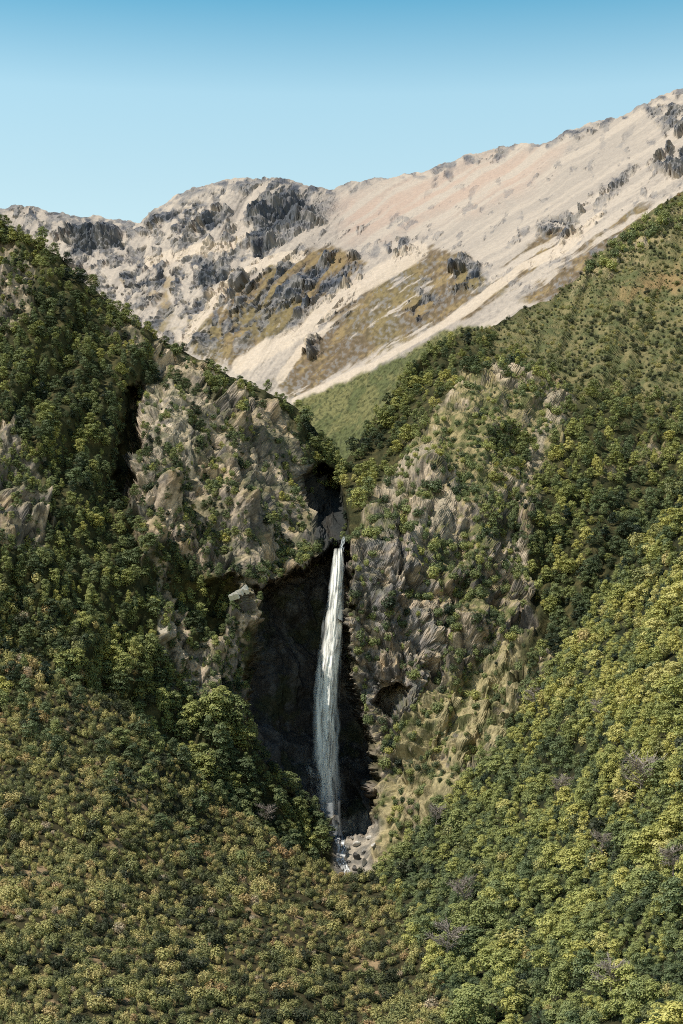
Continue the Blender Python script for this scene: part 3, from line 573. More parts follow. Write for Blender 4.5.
pts = scatter(near, (365, 950, 300, 1130), lambda u, v: u * 0 + 6.0, 26000, lambda u, v: den_spur(u, v) * 0.9, 22)
add('shrub', 'filler', near, pts, 1.7, lambda u, v: 0.26 + 0.2 * n2d(u, v, 24, 573), sink=0.05, vary=0.4)
# taller dark wood under the left cliff
woodR = dist_raster([(60, 660), (110, 640), (150, 650), (180, 690), (230, 715), (245, 738), (280, 768), (306, 802), (324, 842), (332, 905), (290, 890), (230, 850), (120, 760), (60, 710)])
pts = scatter(hill, (40, 360, 620, 930), lambda u, v: 12 * (0.9 + 0.55 * n2d(u, v, 25, 521)), 6000, lambda u, v: inside(woodR, u, v, 2), 7)
add('beech', 'wood', hill, pts, 2.1, lambda u, v: 0.40 + 0.2 * n2d(u, v, 30, 523), vary=0.22)
# left hillside
leftR = dist_raster([(-260, 60), (-30, 200), (0, 222), (60, 258), (120, 312), (180, 350), (230, 377), (280, 398), (315, 428), (343, 470), (345, 545), (330, 552), (250, 592), (244, 740), (180, 700), (150, 655), (100, 640), (40, 670), (120, 770), (-260, 760)])
def den_left(u, v):
    wz = 9 * n2d(u, v, 11, 101), 9 * n2d(u, v, 14, 103)
    r = inside(ROCKL, u + wz[0], v + wz[1], 5); n = n2d(u, v * 0.6, 26, 531, 4)
    return inside(leftR, u, v, 5) * np.maximum(1 - r, 1.0 * sstep(0.0, 0.14, n)) * (1 - inside(dist_raster([(136, 390), (180, 388), (200, 440), (195, 475), (150, 440)]), u, v, 6))
pts = scatter(hill, (-200, 350, 90, 780), lambda u, v: 7.5 * (0.9 + 0.6 * n2d(u, v, 25, 533)) * (1 - 0.35 * inside(ROCKL, u, v, 8)), 34000, den_left, 9)
add('beech', 'left hill', hill, pts, 1.85, lambda u, v: 0.36 + 0.25 * n2d(u, v, 30, 535), vary=0.35)
# right flank woods
rightR = union([[(318, 450), (340, 430), (354, 440), (366, 420), (389, 388), (412, 357), (440, 337), (466, 325), (500, 340), (470, 375), (440, 405), (410, 440), (380, 470), (372, 500), (350, 510), (335, 490)],
                [(520, 352), (560, 385), (620, 395), (690, 410), (860, 380), (960, 330), (960, 400), (860, 440), (760, 470), (683, 540), (600, 650), (570, 700), (556, 700), (560, 660), (548, 640), (530, 560), (536, 500), (550, 450), (570, 410)],
                [(490, 425), (530, 425), (525, 475), (508, 505), (490, 490)], [(480, 505), (520, 500), (522, 540), (488, 545)], [(545, 640), (580, 610), (600, 650), (540, 720), (520, 720)], [(460, 350), (520, 350), (560, 385), (580, 400), (540, 398), (500, 372), (465, 372)]])
def den_right(u, v):
    return inside(rightR, u + 5 * n2d(u, v, 14, 541), v + 5 * n2d(u, v, 14, 543), 4) * sstep(-0.8, -0.4, n2d(u, v, 20, 545))
pts = scatter(hill, (310, 900, 300, 870), lambda u, v: 8.0 * (0.9 + 0.6 * n2d(u, v, 25, 547)) * np.interp(v, [340, 400, 500], [0.6, 0.8, 1.0]), 22000, den_right, 11)
add('beech', 'right flank', hill, pts, 1.9, lambda u, v: 0.46 + 0.26 * n2d(u, v, 30, 549) - 0.26 * inside(dist_raster([(535, 650), (600, 560), (683, 450), (760, 390), (760, 460), (683, 500), (600, 640), (540, 720)]), u, v, 14))  # last term lowers tone, painting gully shade onto trees behind the spur edge
# shrubs dotted over the grassy bluffs
bl = ROCKR
pts = scatter(hill, (345, 600, 350, 880), lambda u, v: 6.0 * (0.9 + 0.9 * n2d(u, v, 22, 551)), 14000, lambda u, v: inside(bl, u, v, 3) * sstep(-0.32, 0.12, n2d(u, v, 26, 553, 4)) * (1 - inside(dist_raster([(328, 806), (380, 806), (384, 850), (378, 905), (328, 905)]), u, v, 2)) * (1 - inside(dist_raster([(362, 692), (375, 674), (402, 670), (418, 685), (415, 715), (390, 728), (368, 716)]), u, v, 2)) * (1 - 0.6 * inside(dist_raster([(430, 700), (540, 660), (540, 700), (450, 822), (390, 880), (365, 850), (385, 800)]), u, v, 5)) * (1 - 0.8 * inside(dist_raster([(350, 545), (425, 520), (440, 680), (355, 700)]), u, v, 6)), 13)
add('shrub', 'bluff', hill, pts, 1.7, lambda u, v: 0.38 + 0.2 * n2d(u, v, 20, 555), vary=0.35)
pts = scatter(hill, (-20, 345, 330, 740), lambda u, v: 4.4 * (0.9 + 0.8 * n2d(u, v, 18, 557)), 6000, lambda u, v: inside(ROCKL, u, v, 3) * 0.8 * sstep(0.0, 0.35, n2d(u, v, 16, 559, 4)), 14)
add('shrub', 'bluff', hill, pts, 1.7, lambda u, v: 0.34 + 0.2 * n2d(u, v, 20, 555), vary=0.35)
rimd = dist_raster([(240, 588), (262, 578), (280, 573), (305, 562), (322, 549), (334, 541)], False)
pts = scatter(hill, (236, 340, 530, 600), lambda u, v: u * 0 + 5.5, 1200, lambda u, v: 0.8 * (1 - sstep(4, 9, rsample(rimd, u, v))), 17)
add('shrub', 'bluff', hill, pts, 1.7, lambda u, v: 0.36 + 0.2 * n2d(u, v, 20, 567))
pts = scatter(hill, (440, 900, 60, 470), lambda u, v: 3.6 * (0.9 + 0.8 * n2d(u, v, 20, 561)) * np.interp(v, [190, 300, 400], [0.65, 0.85, 1.2]), 50000, lambda u, v: inside(HEATH, u, v, 10) * (0.5 + 0.5 * sstep(-0.25, 0.2, n2d(u, v, 16, 563, 4))), 15)
add('heath', 'heath', hill, pts, 1.3, lambda u, v: 0.22 + 0.26 * n2d(u, v, 24, 565), vary=0.5)
pts = scatter(hill, (575, 780, 180, 300), lambda u, v: 5.5, 3000, lambda u, v: inside(dist_raster([(586, 268), (620, 240), (683, 200), (760, 150), (760, 190), (670, 232), (640, 250), (600, 275)]), u, v, 4), 16) if False else scatter(hill, (575, 780, 150, 300), lambda u, v: u * 0 + 5.5, 3000, lambda u, v: inside(dist_raster([(586, 268), (620, 240), (683, 200), (760, 150), (760, 190), (670, 232), (640, 250), (600, 275)]), u, v, 4), 16)
add('shrub', 'bluff', hill, pts, 1.7, lambda u, v: 0.40 + 0.1 * n2d(u, v, 20, 567))

ME = {'beech': BEECH_ME, 'bush': BUSH_ME, 'shrub': GREENBUSH_ME, 'heath': BUSH_ME}
def inframe(p): return -6 < p['u'] < W + 6 and p['v'] < H + p['px'] * 0.6
singles, rest = [], []
for k in ('beech', 'bush'):
    al = sorted([p for p in plants if p['kind'] == k and inframe(p)], key=lambda p: -p['px'])
    # a thing must show in the picture: leave out plants whose base lies far below the frame
    al = [p for p in al if p['v'] < H + 4 and 0 <= p['u'] <= W and not (k == 'bush' and p['zone'] in ('spur', 'filler'))]
    singles += al[:300]
sid = {id(p) for p in singles}
rest = [p for p in plants if id(p) not in sid]

# ---- the uncountable remainder: one object per wood, its plants set on points
def stuff(name, label, cat, items, meshes, mat):
    me = bpy.data.meshes.new(name); me.vertices.add(len(items)); me.vertices.foreach_set('co', np.array([p['pos'] for p in items], np.float32).ravel())
    me.materials.append(mat)
    for an, ty, val in (('tone', 'FLOAT', [p['tone'] for p in items]), ('pick', 'INT', [p['m'] % len(meshes) for p in items])):
        a = me.attributes.new(an, ty, 'POINT'); a.data.foreach_set('value', np.array(val, np.float32 if ty == 'FLOAT' else np.int32))
    for an, val in (('turn', [(p['tilt'][0], p['tilt'][1], p['rot']) for p in items]), ('size', [(p['h'] * p['sq'], p['h'] * p['sq'], p['h']) for p in items])):
        a = me.attributes.new(an, 'FLOAT_VECTOR', 'POINT'); a.data.foreach_set('vector', np.array(val, np.float32).ravel())
    o = bpy.data.objects.new(name, me); C.objects.link(o); o['kind'] = 'stuff'; o['label'] = label; o['category'] = cat
    g = bpy.data.node_groups.new(name + '_growth', 'GeometryNodeTree')
    g.interface.new_socket('Geometry', in_out='INPUT', socket_type='NodeSocketGeometry'); g.interface.new_socket('Geometry', in_out='OUTPUT', socket_type='NodeSocketGeometry')
    gi, go = g.nodes.new('NodeGroupInput'), g.nodes.new('NodeGroupOutput')
    j = g.nodes.new('GeometryNodeGeometryToInstance')
    for ob in reversed(meshes):
        oi = g.nodes.new('GeometryNodeObjectInfo'); oi.inputs['Object'].default_value = ob; oi.transform_space = 'ORIGINAL'; oi.inputs['As Instance'].default_value = True
        g.links.new(oi.outputs['Geometry'], j.inputs[0])
    # each model becomes its own instance so that a point can pick one
    join = g.nodes.new('GeometryNodeJoinGeometry')
    for l in list(j.inputs[0].links): g.links.new(l.from_socket, join.inputs[0])
    g.nodes.remove(j)
    def at(n, t):
        a = g.nodes.new('GeometryNodeInputNamedAttribute'); a.data_type = t; a.inputs['Name'].default_value = n; return a.outputs['Attribute']
    ip = g.nodes.new('GeometryNodeInstanceOnPoints'); ip.inputs['Pick Instance'].default_value = True
    g.links.new(gi.outputs[0], ip.inputs['Points']); g.links.new(join.outputs[0], ip.inputs['Instance'])
    g.links.new(at('pick', 'INT'), ip.inputs['Instance Index'])
    e2r = g.nodes.new('FunctionNodeEulerToRotation'); g.links.new(at('turn', 'FLOAT_VECTOR'), e2r.inputs[0]); g.links.new(e2r.outputs[0], ip.inputs['Rotation'])
    g.links.new(at('size', 'FLOAT_VECTOR'), ip.inputs['Scale']); g.links.new(ip.outputs[0], go.inputs[0])
    md = o.modifiers.new('growth', 'NODES'); md.node_group = g
    return o
# ---- individual plants
TONE_B = [(0.28, 'dark green'), (0.40, 'olive green'), (0.52, 'mid green'), (0.64, 'bright green'), (2, 'yellow-green')]
TONE_S = [(0.22, 'dark olive'), (0.36, 'dull green'), (0.50, 'olive'), (0.62, 'tawny olive'), (2, 'reddish brown')]
PLACE_X = ['at the far left of the picture', 'left of centre', 'below the fall', 'right of centre', 'at the right', 'at the far right of the picture']
def xword(u): return ['at the left edge', 'in the left third', 'left of the waterfall line', 'right of the waterfall line', 'in the right third', 'at the right edge'][min(5, max(0, int(u / W * 6)))]
def yword(v, lo): 
    b = [(640, 'far up'), (700, 'high up'), (760, 'midway up'), (820, 'beside the fall foot'), (880, 'at stream level'), (930, 'below the stream'), (975, 'near the bottom'), (2000, 'along the bottom edge')]
    return next(w for q, w in b if v < q)
clusters = {}
for p in singles:
    tone = next(w for q, w in (TONE_B if p['kind'] == 'beech' else TONE_S) if p['tone'] < q)
    p['tn'] = tone; p['key'] = (p['kind'], p['zone'], tone, xword(p['u']), yword(p['v'], 0))
    clusters.setdefault(p['key'], []).append(p)
ZN = {'spur': 'right spur', 'scrub': 'left slope', 'wood': 'wood under the left cliff', 'left hill': 'left hill', 'right flank': 'right flank'}
for (kind, zone, tone, xw, yw), ps in clusters.items():
    noun = {'spur': 'spur beech', 'wood': 'cliff-foot beech', 'left hill': 'hill beech', 'right flank': 'flank beech', 'scrub': 'slope bush' if kind == 'bush' else 'slope beech', 'hill foot': 'hill-foot bush'}[zone]
    core = f"{yw}, {xw} of the {ZN[zone]}" if False else f"{yw} {xw}"
    rank = sorted(ps, key=lambda p: p['u'])
    names = {}
    if len(ps) == 1: names[id(ps[0])] = f"the one {tone} {noun} {core}"
    elif len(ps) == 2: names[id(rank[0])] = f"{tone} {noun} {core}, left of two"; names[id(rank[1])] = f"{tone} {noun} {core}, right of two"
    else:
        names[id(rank[0])] = f"leftmost {tone} {noun} {core}"; names[id(rank[-1])] = f"rightmost {tone} {noun} {core}"
        md = sorted(rank[1:-1], key=lambda p: p['v'])
        if len(md) == 1: names[id(md[0])] = f"{tone} {noun} {core}, middle of three"
        else:
            names[id(md[0])] = f"highest inner {tone} {noun} {core}"; names[id(md[-1])] = f"lowest inner {tone} {noun} {core}"
            for p in md[1:-1]: names[id(p)] = f"{tone} {noun} among others {core}"
    for p in ps: p['label'] = names[id(p)]
def plant_thing(name, label, cat, group, p, stem_me, crown_me, stem_name, crown_name):
    e = bpy.data.objects.new(name, None); C.objects.link(e); e.empty_display_size = 0.2
    e.location = p['pos']; e.rotation_euler = (p['tilt'][0], p['tilt'][1], p['rot']); e.scale = (p['h'] * p['sq'], p['h'] * p['sq'], p['h'])
    e['label'] = label; e['category'] = cat
    if group: e['group'] = group
    a = bpy.data.objects.new(stem_name, stem_me); C.objects.link(a); a.parent = e
    c = bpy.data.objects.new(crown_name, crown_me); C.objects.link(c); c.parent = e; c['tone'] = p['tone']
    return c
first = {'beech': {}, 'bush': {}}
for p in singles:
    ms = ME[p['kind']]; k = p['m'] % len(ms)
    if p['kind'] == 'beech':
        grp = {'spur': 'beech trees on the right spur', 'wood': 'tall beeches in the wood under the left cliff', 'left hill': 'beeches on the left hill', 'right flank': 'beeches on the right flank', 'scrub': 'beeches amid the left scrub'}[p['zone']]
        c = plant_thing('beech_tree', p['label'], 'tree', grp, p, TRUNK_ME[k % 3], ms[k], 'trunk', 'crown')
    else:
        c = plant_thing('scrub_bush', p['label'], 'bush', 'scrub bushes on the left slope' if p['zone'] == 'scrub' else 'scrub bushes at the left hill foot', p, STEM_ME[k % 3], ms[k], 'stem', 'foliage')
    first[p['kind']].setdefault(k, c)
# models for the masses: unlinked objects that carry the same crown meshes
def models(mes, nm): return [bpy.data.objects.new(nm, m) for m in mes]
MB_, MS_, MG_ = models(BEECH_ME, 'beech_model'), models(BUSH_ME, 'bush_model'), models(GREENBUSH_ME, 'shrub_model')
sel = lambda k, z: [p for p in rest if p['kind'] == k and p['zone'] == z]
stuff('forest', 'dense green beech forest covering the right spur', 'forest', sel('beech', 'spur'), MB_, M_BEECH)
if sel('beech', 'wood'): stuff('forest', 'dark beech wood standing under the left cliff', 'forest', sel('beech', 'wood'), MB_, M_BEECH)
stuff('forest', 'dark bushy forest clothing the steep left hill', 'forest', sel('beech', 'left hill'), MB_, M_BEECH)
stuff('forest', 'green forest on the right flank above the gorge', 'forest', sel('beech', 'right flank'), MB_, M_BEECH)
stuff('scrub', 'olive and brown scrub covering the near left slope', 'scrub', sel('bush', 'scrub'), MS_, M_SCRUB)
stuff('undergrowth', 'low mixed undergrowth between the bushes of the near left slope', 'undergrowth', sel('bush', 'filler'), MS_, M_SCRUB)
stuff('undergrowth', 'dark green undergrowth between the trees of the right spur', 'undergrowth', sel('shrub', 'filler'), MG_, M_BEECH)
stuff('scrub', 'tawny and grey scrub scattered through the spur forest', 'scrub', sel('bush', 'spur'), MS_, M_SCRUB)
stuff('scrub', 'scrub mixed with trees at the foot of the left hill', 'scrub', sel('bush', 'hill foot'), MS_, M_SCRUB)
if sel('beech', 'scrub'): stuff('forest', 'scattered darker trees along the top of the scrub slope', 'forest', sel('beech', 'scrub'), MB_, M_BEECH)
stuff('shrubbery', 'small green shrubs dotted over the rocky bluffs', 'shrubs', sel('shrub', 'bluff'), MG_, M_BEECH)
stuff('heath', 'low tawny heath on the upper right slope', 'heath', sel('heath', 'heath'), MS_, M_SCRUB)
print('PLANTS', {k: sum(p['kind'] == k for p in plants) for k in ME}, 'singles', len(singles))

# ------------------------------------------------------------------ dead trees
DT = [(636, 800, 26, near, 'large bare grey dead tree standing in the right forest'), (534, 710, 12, near, 'pale dead tree on the crest of the right spur'), (600, 722, 13, near, 'grey leafless tree high on the right spur near the edge'),
      (462, 905, 18, near, 'bare grey tree at the foot of the right spur near the bushes'), (448, 962, 22, near, 'leafless pale tree low down between bushes and forest'), (436, 828, 13, near, 'whitish round leafless tree beside the grassy slope by the stream'),
      (598, 858, 16, near, 'small pale dead tree amid bright green beeches'), (676, 882, 18, near, 'pinkish dead tree at the right edge of the picture'), (612, 1000, 22, near, 'dead tree with pale twigs near the bottom right'), (560, 800, 14, near, 'thin grey dead tree midway up the right spur'), (268, 826, 13, hill, 'purplish grey dead tree in the wood left of the stream')]
for k, (u, v, px, sh, lab) in enumerate(DT):
    p = sh.at(np.array([float(u)]), np.array([float(v) + px * 0.3]))[0]; h = px * 1.75 * p[1] / F
    q = dict(pos=p + np.array([0, -1.5, 0.22 * h]), tilt=(0.05, 0.04), rot=k * 1.3, h=h, sq=1.15, tone=0)
    plant_thing('dead_tree', lab, 'dead tree', 'dead trees in the forest', q, DEADT_ME[k % 3], DEADC_ME[k % 3], 'trunk', 'branches')

# ------------------------------------------------------------------ waterfall
def water_mat(name, freq, along_f, lo, hi, edge, color=(0.86, 0.87, 0.86), dens=1.0):
    m, n, b = new_mat(name, 0.6); b.inputs['Base Color'].default_value = (*color, 1)
    at = n.nodes.new('ShaderNodeAttribute'); at.attribute_name = 'flow'           # x across 0..1, y metres along, z density
    sp = n.nodes.new('ShaderNodeSeparateXYZ'); cm = n.nodes.new('ShaderNodeCombineXYZ')
    mx = n.nodes.new('ShaderNodeMath'); mx.operation = 'MULTIPLY'; mx.inputs[1].default_value = freq
    my = n.nodes.new('ShaderNodeMath'); my.operation = 'MULTIPLY'; my.inputs[1].default_value = along_f
    nz = n.nodes.new('ShaderNodeTexNoise'); nz.inputs['Scale'].default_value = 1; nz.inputs['Detail'].default_value = 5; nz.inputs['Roughness'].default_value = 0.62; nz.inputs['Distortion'].default_value = 0.9
    r = n.nodes.new('ShaderNodeMapRange'); r.inputs[1].default_value = lo; r.inputs[2].default_value = hi; r.interpolation_type = 'SMOOTHSTEP'
    mu = n.nodes.new('ShaderNodeMath'); mu.operation = 'MULTIPLY'; m2 = n.nodes.new('ShaderNodeMath'); m2.operation = 'MULTIPLY'; m2.inputs[1].default_value = dens; m2.use_clamp = True
    n.links.new(at.outputs['Vector'], sp.inputs[0]); n.links.new(sp.outputs[0], mx.inputs[0]); n.links.new(sp.outputs[1], my.inputs[0])
    n.links.new(mx.outputs[0], cm.inputs[0]); n.links.new(my.outputs[0], cm.inputs[1]); n.links.new(cm.outputs[0], nz.inputs['Vector'])
    n.links.new(nz.outputs['Fac'], r.inputs[0]); n.links.new(r.outputs[0], mu.inputs[0]); n.links.new(sp.outputs[2], mu.inputs[1]); n.links.new(mu.outputs[0], m2.inputs[0])
    n.links.new(m2.outputs[0], b.inputs['Alpha'])
    return m
def curtain(name, path, mat, parent, bow=0.35, nx=24, ny=150, fade=(0.02, 0.3), seed=0, dens=1.0):
    """a bowed falling sheet of water along a path of (u, v, distance, half width in metres)"""
    path = np.array(path, float); hw = [float(hill.at(a[0] + np.array([-5.0, -2.5, 0, 2.5, 5.0]), np.full(5, a[1]))[:, 1].min()) for a in path]; path[:, 2] = np.minimum(path[:, 2], np.array(hw) - 1.2); print(name, np.round(path[:, 2], 1), np.round(hw, 1)); t = np.linspace(0, 1, ny); L = path[:, 1]; tt = (L - L[0]) / (L[-1] - L[0])
    u, v, d, w = (np.interp(t, tt, path[:, k]) for k in range(4)); c = world(u, v, d)
    x = np.linspace(-1, 1, nx); rg = np.random.default_rng(seed)
    V = c[:, None] + 0.0; V = np.repeat(V, nx, 1)
    wob = fbm(np.stack([np.repeat(t[:, None], nx, 1) * 9, np.repeat(x[None], ny, 0) * 2, np.zeros((ny, nx)) + seed], -1), 3, 900 + seed)
    V[..., 0] += x[None] * w[:, None] * (1 + 0.15 * wob); V[..., 1] += (x[None] ** 2 - 0.5) * w[:, None] * bow + wob * 0.9
    idx = np.arange(ny * nx).reshape(ny, nx); q = np.stack([idx[:-1, :-1], idx[:-1, 1:], idx[1:, 1:], idx[1:, :-1]], -1).reshape(-1, 4)
    o = mesh_obj(name, V.reshape(-1, 3), q, mat, parent, True)
    edge = np.clip((1 - np.abs(x)) * 2.6, 0, 1)[None] ** 0.8
    vert = sstep(0, fade[0], t) * (1 - (1 - 0.15) * sstep(1 - fade[1], 1.0, t))
    fl = np.stack([np.repeat((x[None] * w[:, None]), 1, 0), np.repeat(c[:, 2:3], nx, 1), edge * vert[:, None] * dens], -1)
    a = o.data.attributes.new('flow', 'FLOAT_VECTOR', 'POINT'); a.data.foreach_set('vector', fl.astype(np.float32).ravel())
    return o
rim = hill.at(np.array([338.0]), np.array([552.0]))[0]
D0 = float(min(hill.at(np.array([330.0, 334.0, 338.0, 342.0]), np.array([545.0] * 4))[:, 1].min() - 1.0, 838))
print('rim depth', D0, hill.at(np.array([330.0, 330, 330, 330]), np.array([600.0, 700, 780, 825]))[:, 1])
wf = bpy.data.objects.new('waterfall', None); C.objects.link(wf); wf.location = world(330, 830, D0 - 6)
wf['label'] = 'tall narrow white waterfall plunging down the shadowed cliff'; wf['category'] = 'waterfall'
inv = np.array(wf.location)
def rel(o): o.location = -Vector(wf.location); return o
M_W1 = water_mat('falling_white_water', 0.36, 0.050, 0.31, 0.64, 1, (0.95, 0.94, 0.91), dens=1.35)
M_W2 = water_mat('falling_water_veil', 0.32, 0.03, 0.36, 0.72, 1, (0.78, 0.83, 0.87), dens=0.85)
rel(curtain('water_curtain', [(338.5, 548, D0, 2.2), (338, 560, D0 - 2.5, 2.7), (336, 590, D0 - 6, 3.3), (333, 630, D0 - 12, 4.2), (328, 670, D0 - 17, 5.0), (325.5, 720, D0 - 21, 5.2), (325.5, 770, D0 - 23, 4.8), (329, 810, D0 - 24, 4.4), (332, 836, D0 - 24, 4.0)], M_W1, wf, seed=1, fade=(0.01, 0.22)))
rel(curtain('water_core', [(338.2, 549, D0 - 1, 1.6), (336.5, 585, D0 - 7.5, 2.0), (333.5, 625, D0 - 13.2, 2.2), (329.5, 665, D0 - 18.4, 2.5), (327, 715, D0 - 22.6, 2.5), (327, 765, D0 - 25.2, 2.2), (330, 805, D0 - 26, 1.8), (332, 830, D0 - 26, 1.5)], M_W1, wf, seed=7, fade=(0.02, 0.3)))
rel(curtain('water_veil', [(339, 552, D0 + 1, 2.4), (336, 590, D0 - 5, 4.0), (331, 640, D0 - 11, 5.6), (327, 690, D0 - 17, 6.6), (326, 740, D0 - 20, 6.6), (327, 790, D0 - 21, 6.2), (331, 836, D0 - 22, 5.6)], M_W2, wf, seed=2, fade=(0.02, 0.35)))
M_W3 = water_mat('splashing_spray', 0.5, 0.12, 0.40, 0.72, 1, (0.7, 0.76, 0.8), dens=0.6)
rel(curtain('side_spray', [(306, 763, D0 - 8, 1.2), (309, 768, D0 - 9, 2.0), (314, 782, D0 - 9, 2.6), (320, 800, D0 - 9, 3.2), (327, 826, D0 - 9, 3.4)], M_W3, wf, seed=3, fade=(0.1, 0.5)))
M_W4 = water_mat('drifting_mist', 0.10, 0.06, 0.25, 0.85, 1, (0.8, 0.84, 0.87), dens=0.11)
rel(curtain('mist', [(330, 745, D0 - 20, 5.0), (330, 790, D0 - 24, 8.0), (332, 815, D0 - 27, 8.5), (334, 832, D0 - 32, 8.0)], M_W4, wf, seed=9, fade=(0.5, 0.35)))
rel(curtain('inlet', [(343.5, 536, D0 + 6, 0.8), (343, 543, D0 + 2.5, 1.1), (341, 552, D0 - 0.5, 1.5)], M_W3, wf, seed=4, ny=20, fade=(0.1, 0.1), dens=1.6))

# ------------------------------------------------------------------ stream, boulders, slab
M_FOAM = water_mat('foaming_stream', 0.9, 0.5, 0.38, 0.62, 1, (0.86, 0.88, 0.89), dens=1.2)
def ribbon(name, pts, mat, lift):
    us = np.interp(np.linspace(0, 1, 60), np.linspace(0, 1, len(pts)), [p[0] for p in pts]); vs = np.interp(np.linspace(0, 1, 60), np.linspace(0, 1, len(pts)), [p[1] for p in pts]); ws = np.interp(np.linspace(0, 1, 60), np.linspace(0, 1, len(pts)), [p[2] for p in pts])
    x = np.linspace(-1, 1, 9); U = us[:, None] + x[None] * ws[:, None]; V = np.repeat(vs[:, None], 9, 1); P = hill.at(U, V); P[..., 2] += lift; P[..., 1] -= lift
    idx = np.arange(60 * 9).reshape(60, 9); q = np.stack([idx[:-1, :-1], idx[:-1, 1:], idx[1:, 1:], idx[1:, :-1]], -1).reshape(-1, 4)
    o = mesh_obj(name, P.reshape(-1, 3), q, mat, None, True)
    fl = np.stack([P[..., 0], P[..., 2], np.repeat((np.clip((1 - np.abs(x)) * 3, 0, 1))[None], 60, 0)], -1); a = o.data.attributes.new('flow', 'FLOAT_VECTOR', 'POINT'); a.data.foreach_set('vector', fl.astype(np.float32).ravel())
    return o
st = ribbon('stream', [(334, 826, 4), (338, 838, 6), (342, 850, 5), (340, 862, 5), (347, 874, 4), (349, 886, 4), (350, 905, 4)], M_FOAM, 0.9); st['kind'] = 'structure'; st['label'] = 'white foaming stream running from the foot of the fall'
def boulder_mesh(seed):
    rng = np.random.default_rng(seed); n, m = 10, 14; V = []
    for i in range(n + 1):
        for j in range(m):
            th, ph = math.pi * i / n, 2 * math.pi * j / m; V.append((math.sin(th) * math.cos(ph), math.sin(th) * math.sin(ph), math.cos(th)))
    V = np.array(V)
    for _ in range(9):
        d = rng.normal(size=3); d /= np.linalg.norm(d); k = rng.uniform(0.32, 0.75); e = np.maximum(V @ d - k, 0); V = V - e[:, None] * d
    V = V * np.array([1.1, 0.9, 0.75]) * (1 + 0.06 * fbm(V * 2.2 + seed, 3, 7))[:, None]
    Fq = [(i * m + j, i * m + (j + 1) % m, (i + 1) * m + (j + 1) % m, (i + 1) * m + j) for i in range(n) for j in range(m)]
    return V, np.array(Fq)
M_WET = plain_mat('wet_dark_rock', (0.05, 0.048, 0.046), (0.17, 0.16, 0.15), 0.9, 0.5)
BM = [data_mesh('boulder', *boulder_mesh(600 + k), M_BOULDER) for k in range(4)]
M_PALEB = plain_mat('pale_dry_rock', (0.42, 0.39, 0.35), (0.68, 0.65, 0.60), 0.9)
BMP = [data_mesh('boulder', *boulder_mesh(620 + k), M_PALEB) for k in range(4)]
BMD = [data_mesh('boulder', *boulder_mesh(610 + k), M_WET) for k in range(4)]
BOULD = [(344, 832, 3.0, 'pale boulder at the very foot of the waterfall'), (351, 838, 2.2, 'small boulder right of the foam below the waterfall'), (356, 845, 3.6, 'broad pale boulder on the stony bank right of the stream'), (349, 848, 2.6, 'grey boulder in the upper stream'), (362, 852, 2.6, 'boulder at the edge of the grassy bank'),
         (357, 858, 4.2, 'large dark boulder in the middle of the stream bed'), (349, 861, 2.4, 'small dark boulder left of the large one in the stream'), (364, 863, 3.2, 'pale boulder right of the large dark one'), (343, 868, 2.6, 'boulder at the left bank beside the wood'), (354, 869, 3.0, 'dark boulder below the large one where the stream narrows'),
         (361, 872, 2.4, 'small grey boulder on the right bank low down'), (337, 848, 2.2, 'grey boulder against the wood left of the foam'), (368, 838, 2.8, 'pale boulder under the grassy ledge right of the fall'), (372, 846, 2.2, 'small pale boulder farthest right in the stream bed'), (351, 878, 2.4, 'lowest boulder where the stream disappears behind bushes')]
prb = np.stack([U0 + hill.P[..., 0] / hill.P[..., 1] * F, VH - hill.P[..., 2] / hill.P[..., 1] * F], -1)
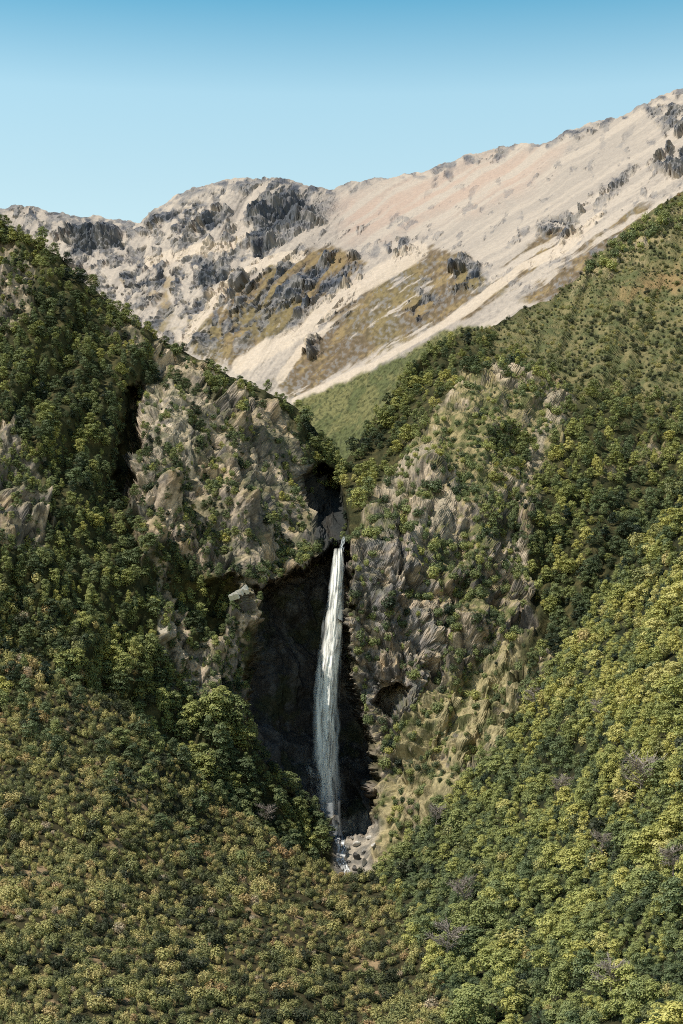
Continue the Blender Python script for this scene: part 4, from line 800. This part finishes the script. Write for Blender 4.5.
for k, (u, v, px, lab) in enumerate(BOULD):
    q = np.where(np.hypot(prb[..., 0] - u, prb[..., 1] - v) < 1.5, hill.P[..., 1], 9e9); p = hill.P[np.unravel_index(np.argmin(q), q.shape)]; r = px * 1.35 * p[1] / F
    o = bpy.data.objects.new('boulder', (BMD if 'dark' in lab.split(' boulder')[0] else BMP if 'pale' in lab.split(' boulder')[0] else BM)[k % 4]); C.objects.link(o); o.location = p + np.array([0, -0.3 * r, 0.2 * r]); o.scale = (r * (0.85 + 0.5 * ((k * 37) % 10) / 10), r, r * (0.65 + 0.5 * ((k * 53) % 10) / 10)); o.rotation_euler = (0.3 * k, 0.2 * k, 1.1 * k)
    o['label'] = lab; o['category'] = 'boulder'; o['group'] = 'boulders in the stream bed'
pr = np.stack([U0 + hill.P[..., 0] / hill.P[..., 1] * F, VH - hill.P[..., 2] / hill.P[..., 1] * F], -1)
q = np.where(np.hypot(pr[..., 0] - 241, pr[..., 1] - 592) < 2.0, hill.P[..., 1], 9e9); p = hill.P[np.unravel_index(np.argmin(q), q.shape)]
def slab_mesh():
    rng = np.random.default_rng(77); parts = []
    for cx, cz, sx, sz, rot in ((-2.2, -2.4, 2.6, 1.3, 0.5), (0.3, -0.6, 2.9, 1.5, 0.75), (2.0, 1.6, 2.0, 1.1, 0.9), (1.4, 3.2, 1.1, 0.8, 0.3), (-0.6, -3.2, 1.3, 0.7, 0.2), (3.2, -0.2, 1.0, 0.6, 0.6)):
        k = 9; an = np.sort(rng.uniform(0, 6.28, k)); ra = rng.uniform(0.65, 1.1, k); x, z = np.cos(an) * ra * sx, np.sin(an) * ra * sz
        c, s_ = math.cos(rot), math.sin(rot); X, Z = cx + x * c - z * s_, cz + x * s_ + z * c; o = rng.uniform(-0.5, 0.5)
        V = [(a, o - 0.9 + 0.12 * b, b) for a, b in zip(X, Z)] + [(a * 1.03, o + 1.6, b) for a, b in zip(X, Z)] + [(cx, o - 1.15 + 0.12 * cz, cz)]
        parts.append((V, [(i, (i + 1) % k, k + (i + 1) % k, k + i) for i in range(k)] + [(2 * k, i, (i + 1) % k, (i + 1) % k) for i in range(k)]))
    return merge(parts)
sv, sf = slab_mesh()
sb = mesh_obj('rock_slab', sv, np.array(sf), M_SLAB); sb.data.validate(); sb.location = p + np.array([0, -2.2, 0.8]); sb.rotation_euler = (-0.7, 0, -0.4)
sb['label'] = 'white sunlit rock slab on the ledge left of the dark cliff'; sb['category'] = 'rock'
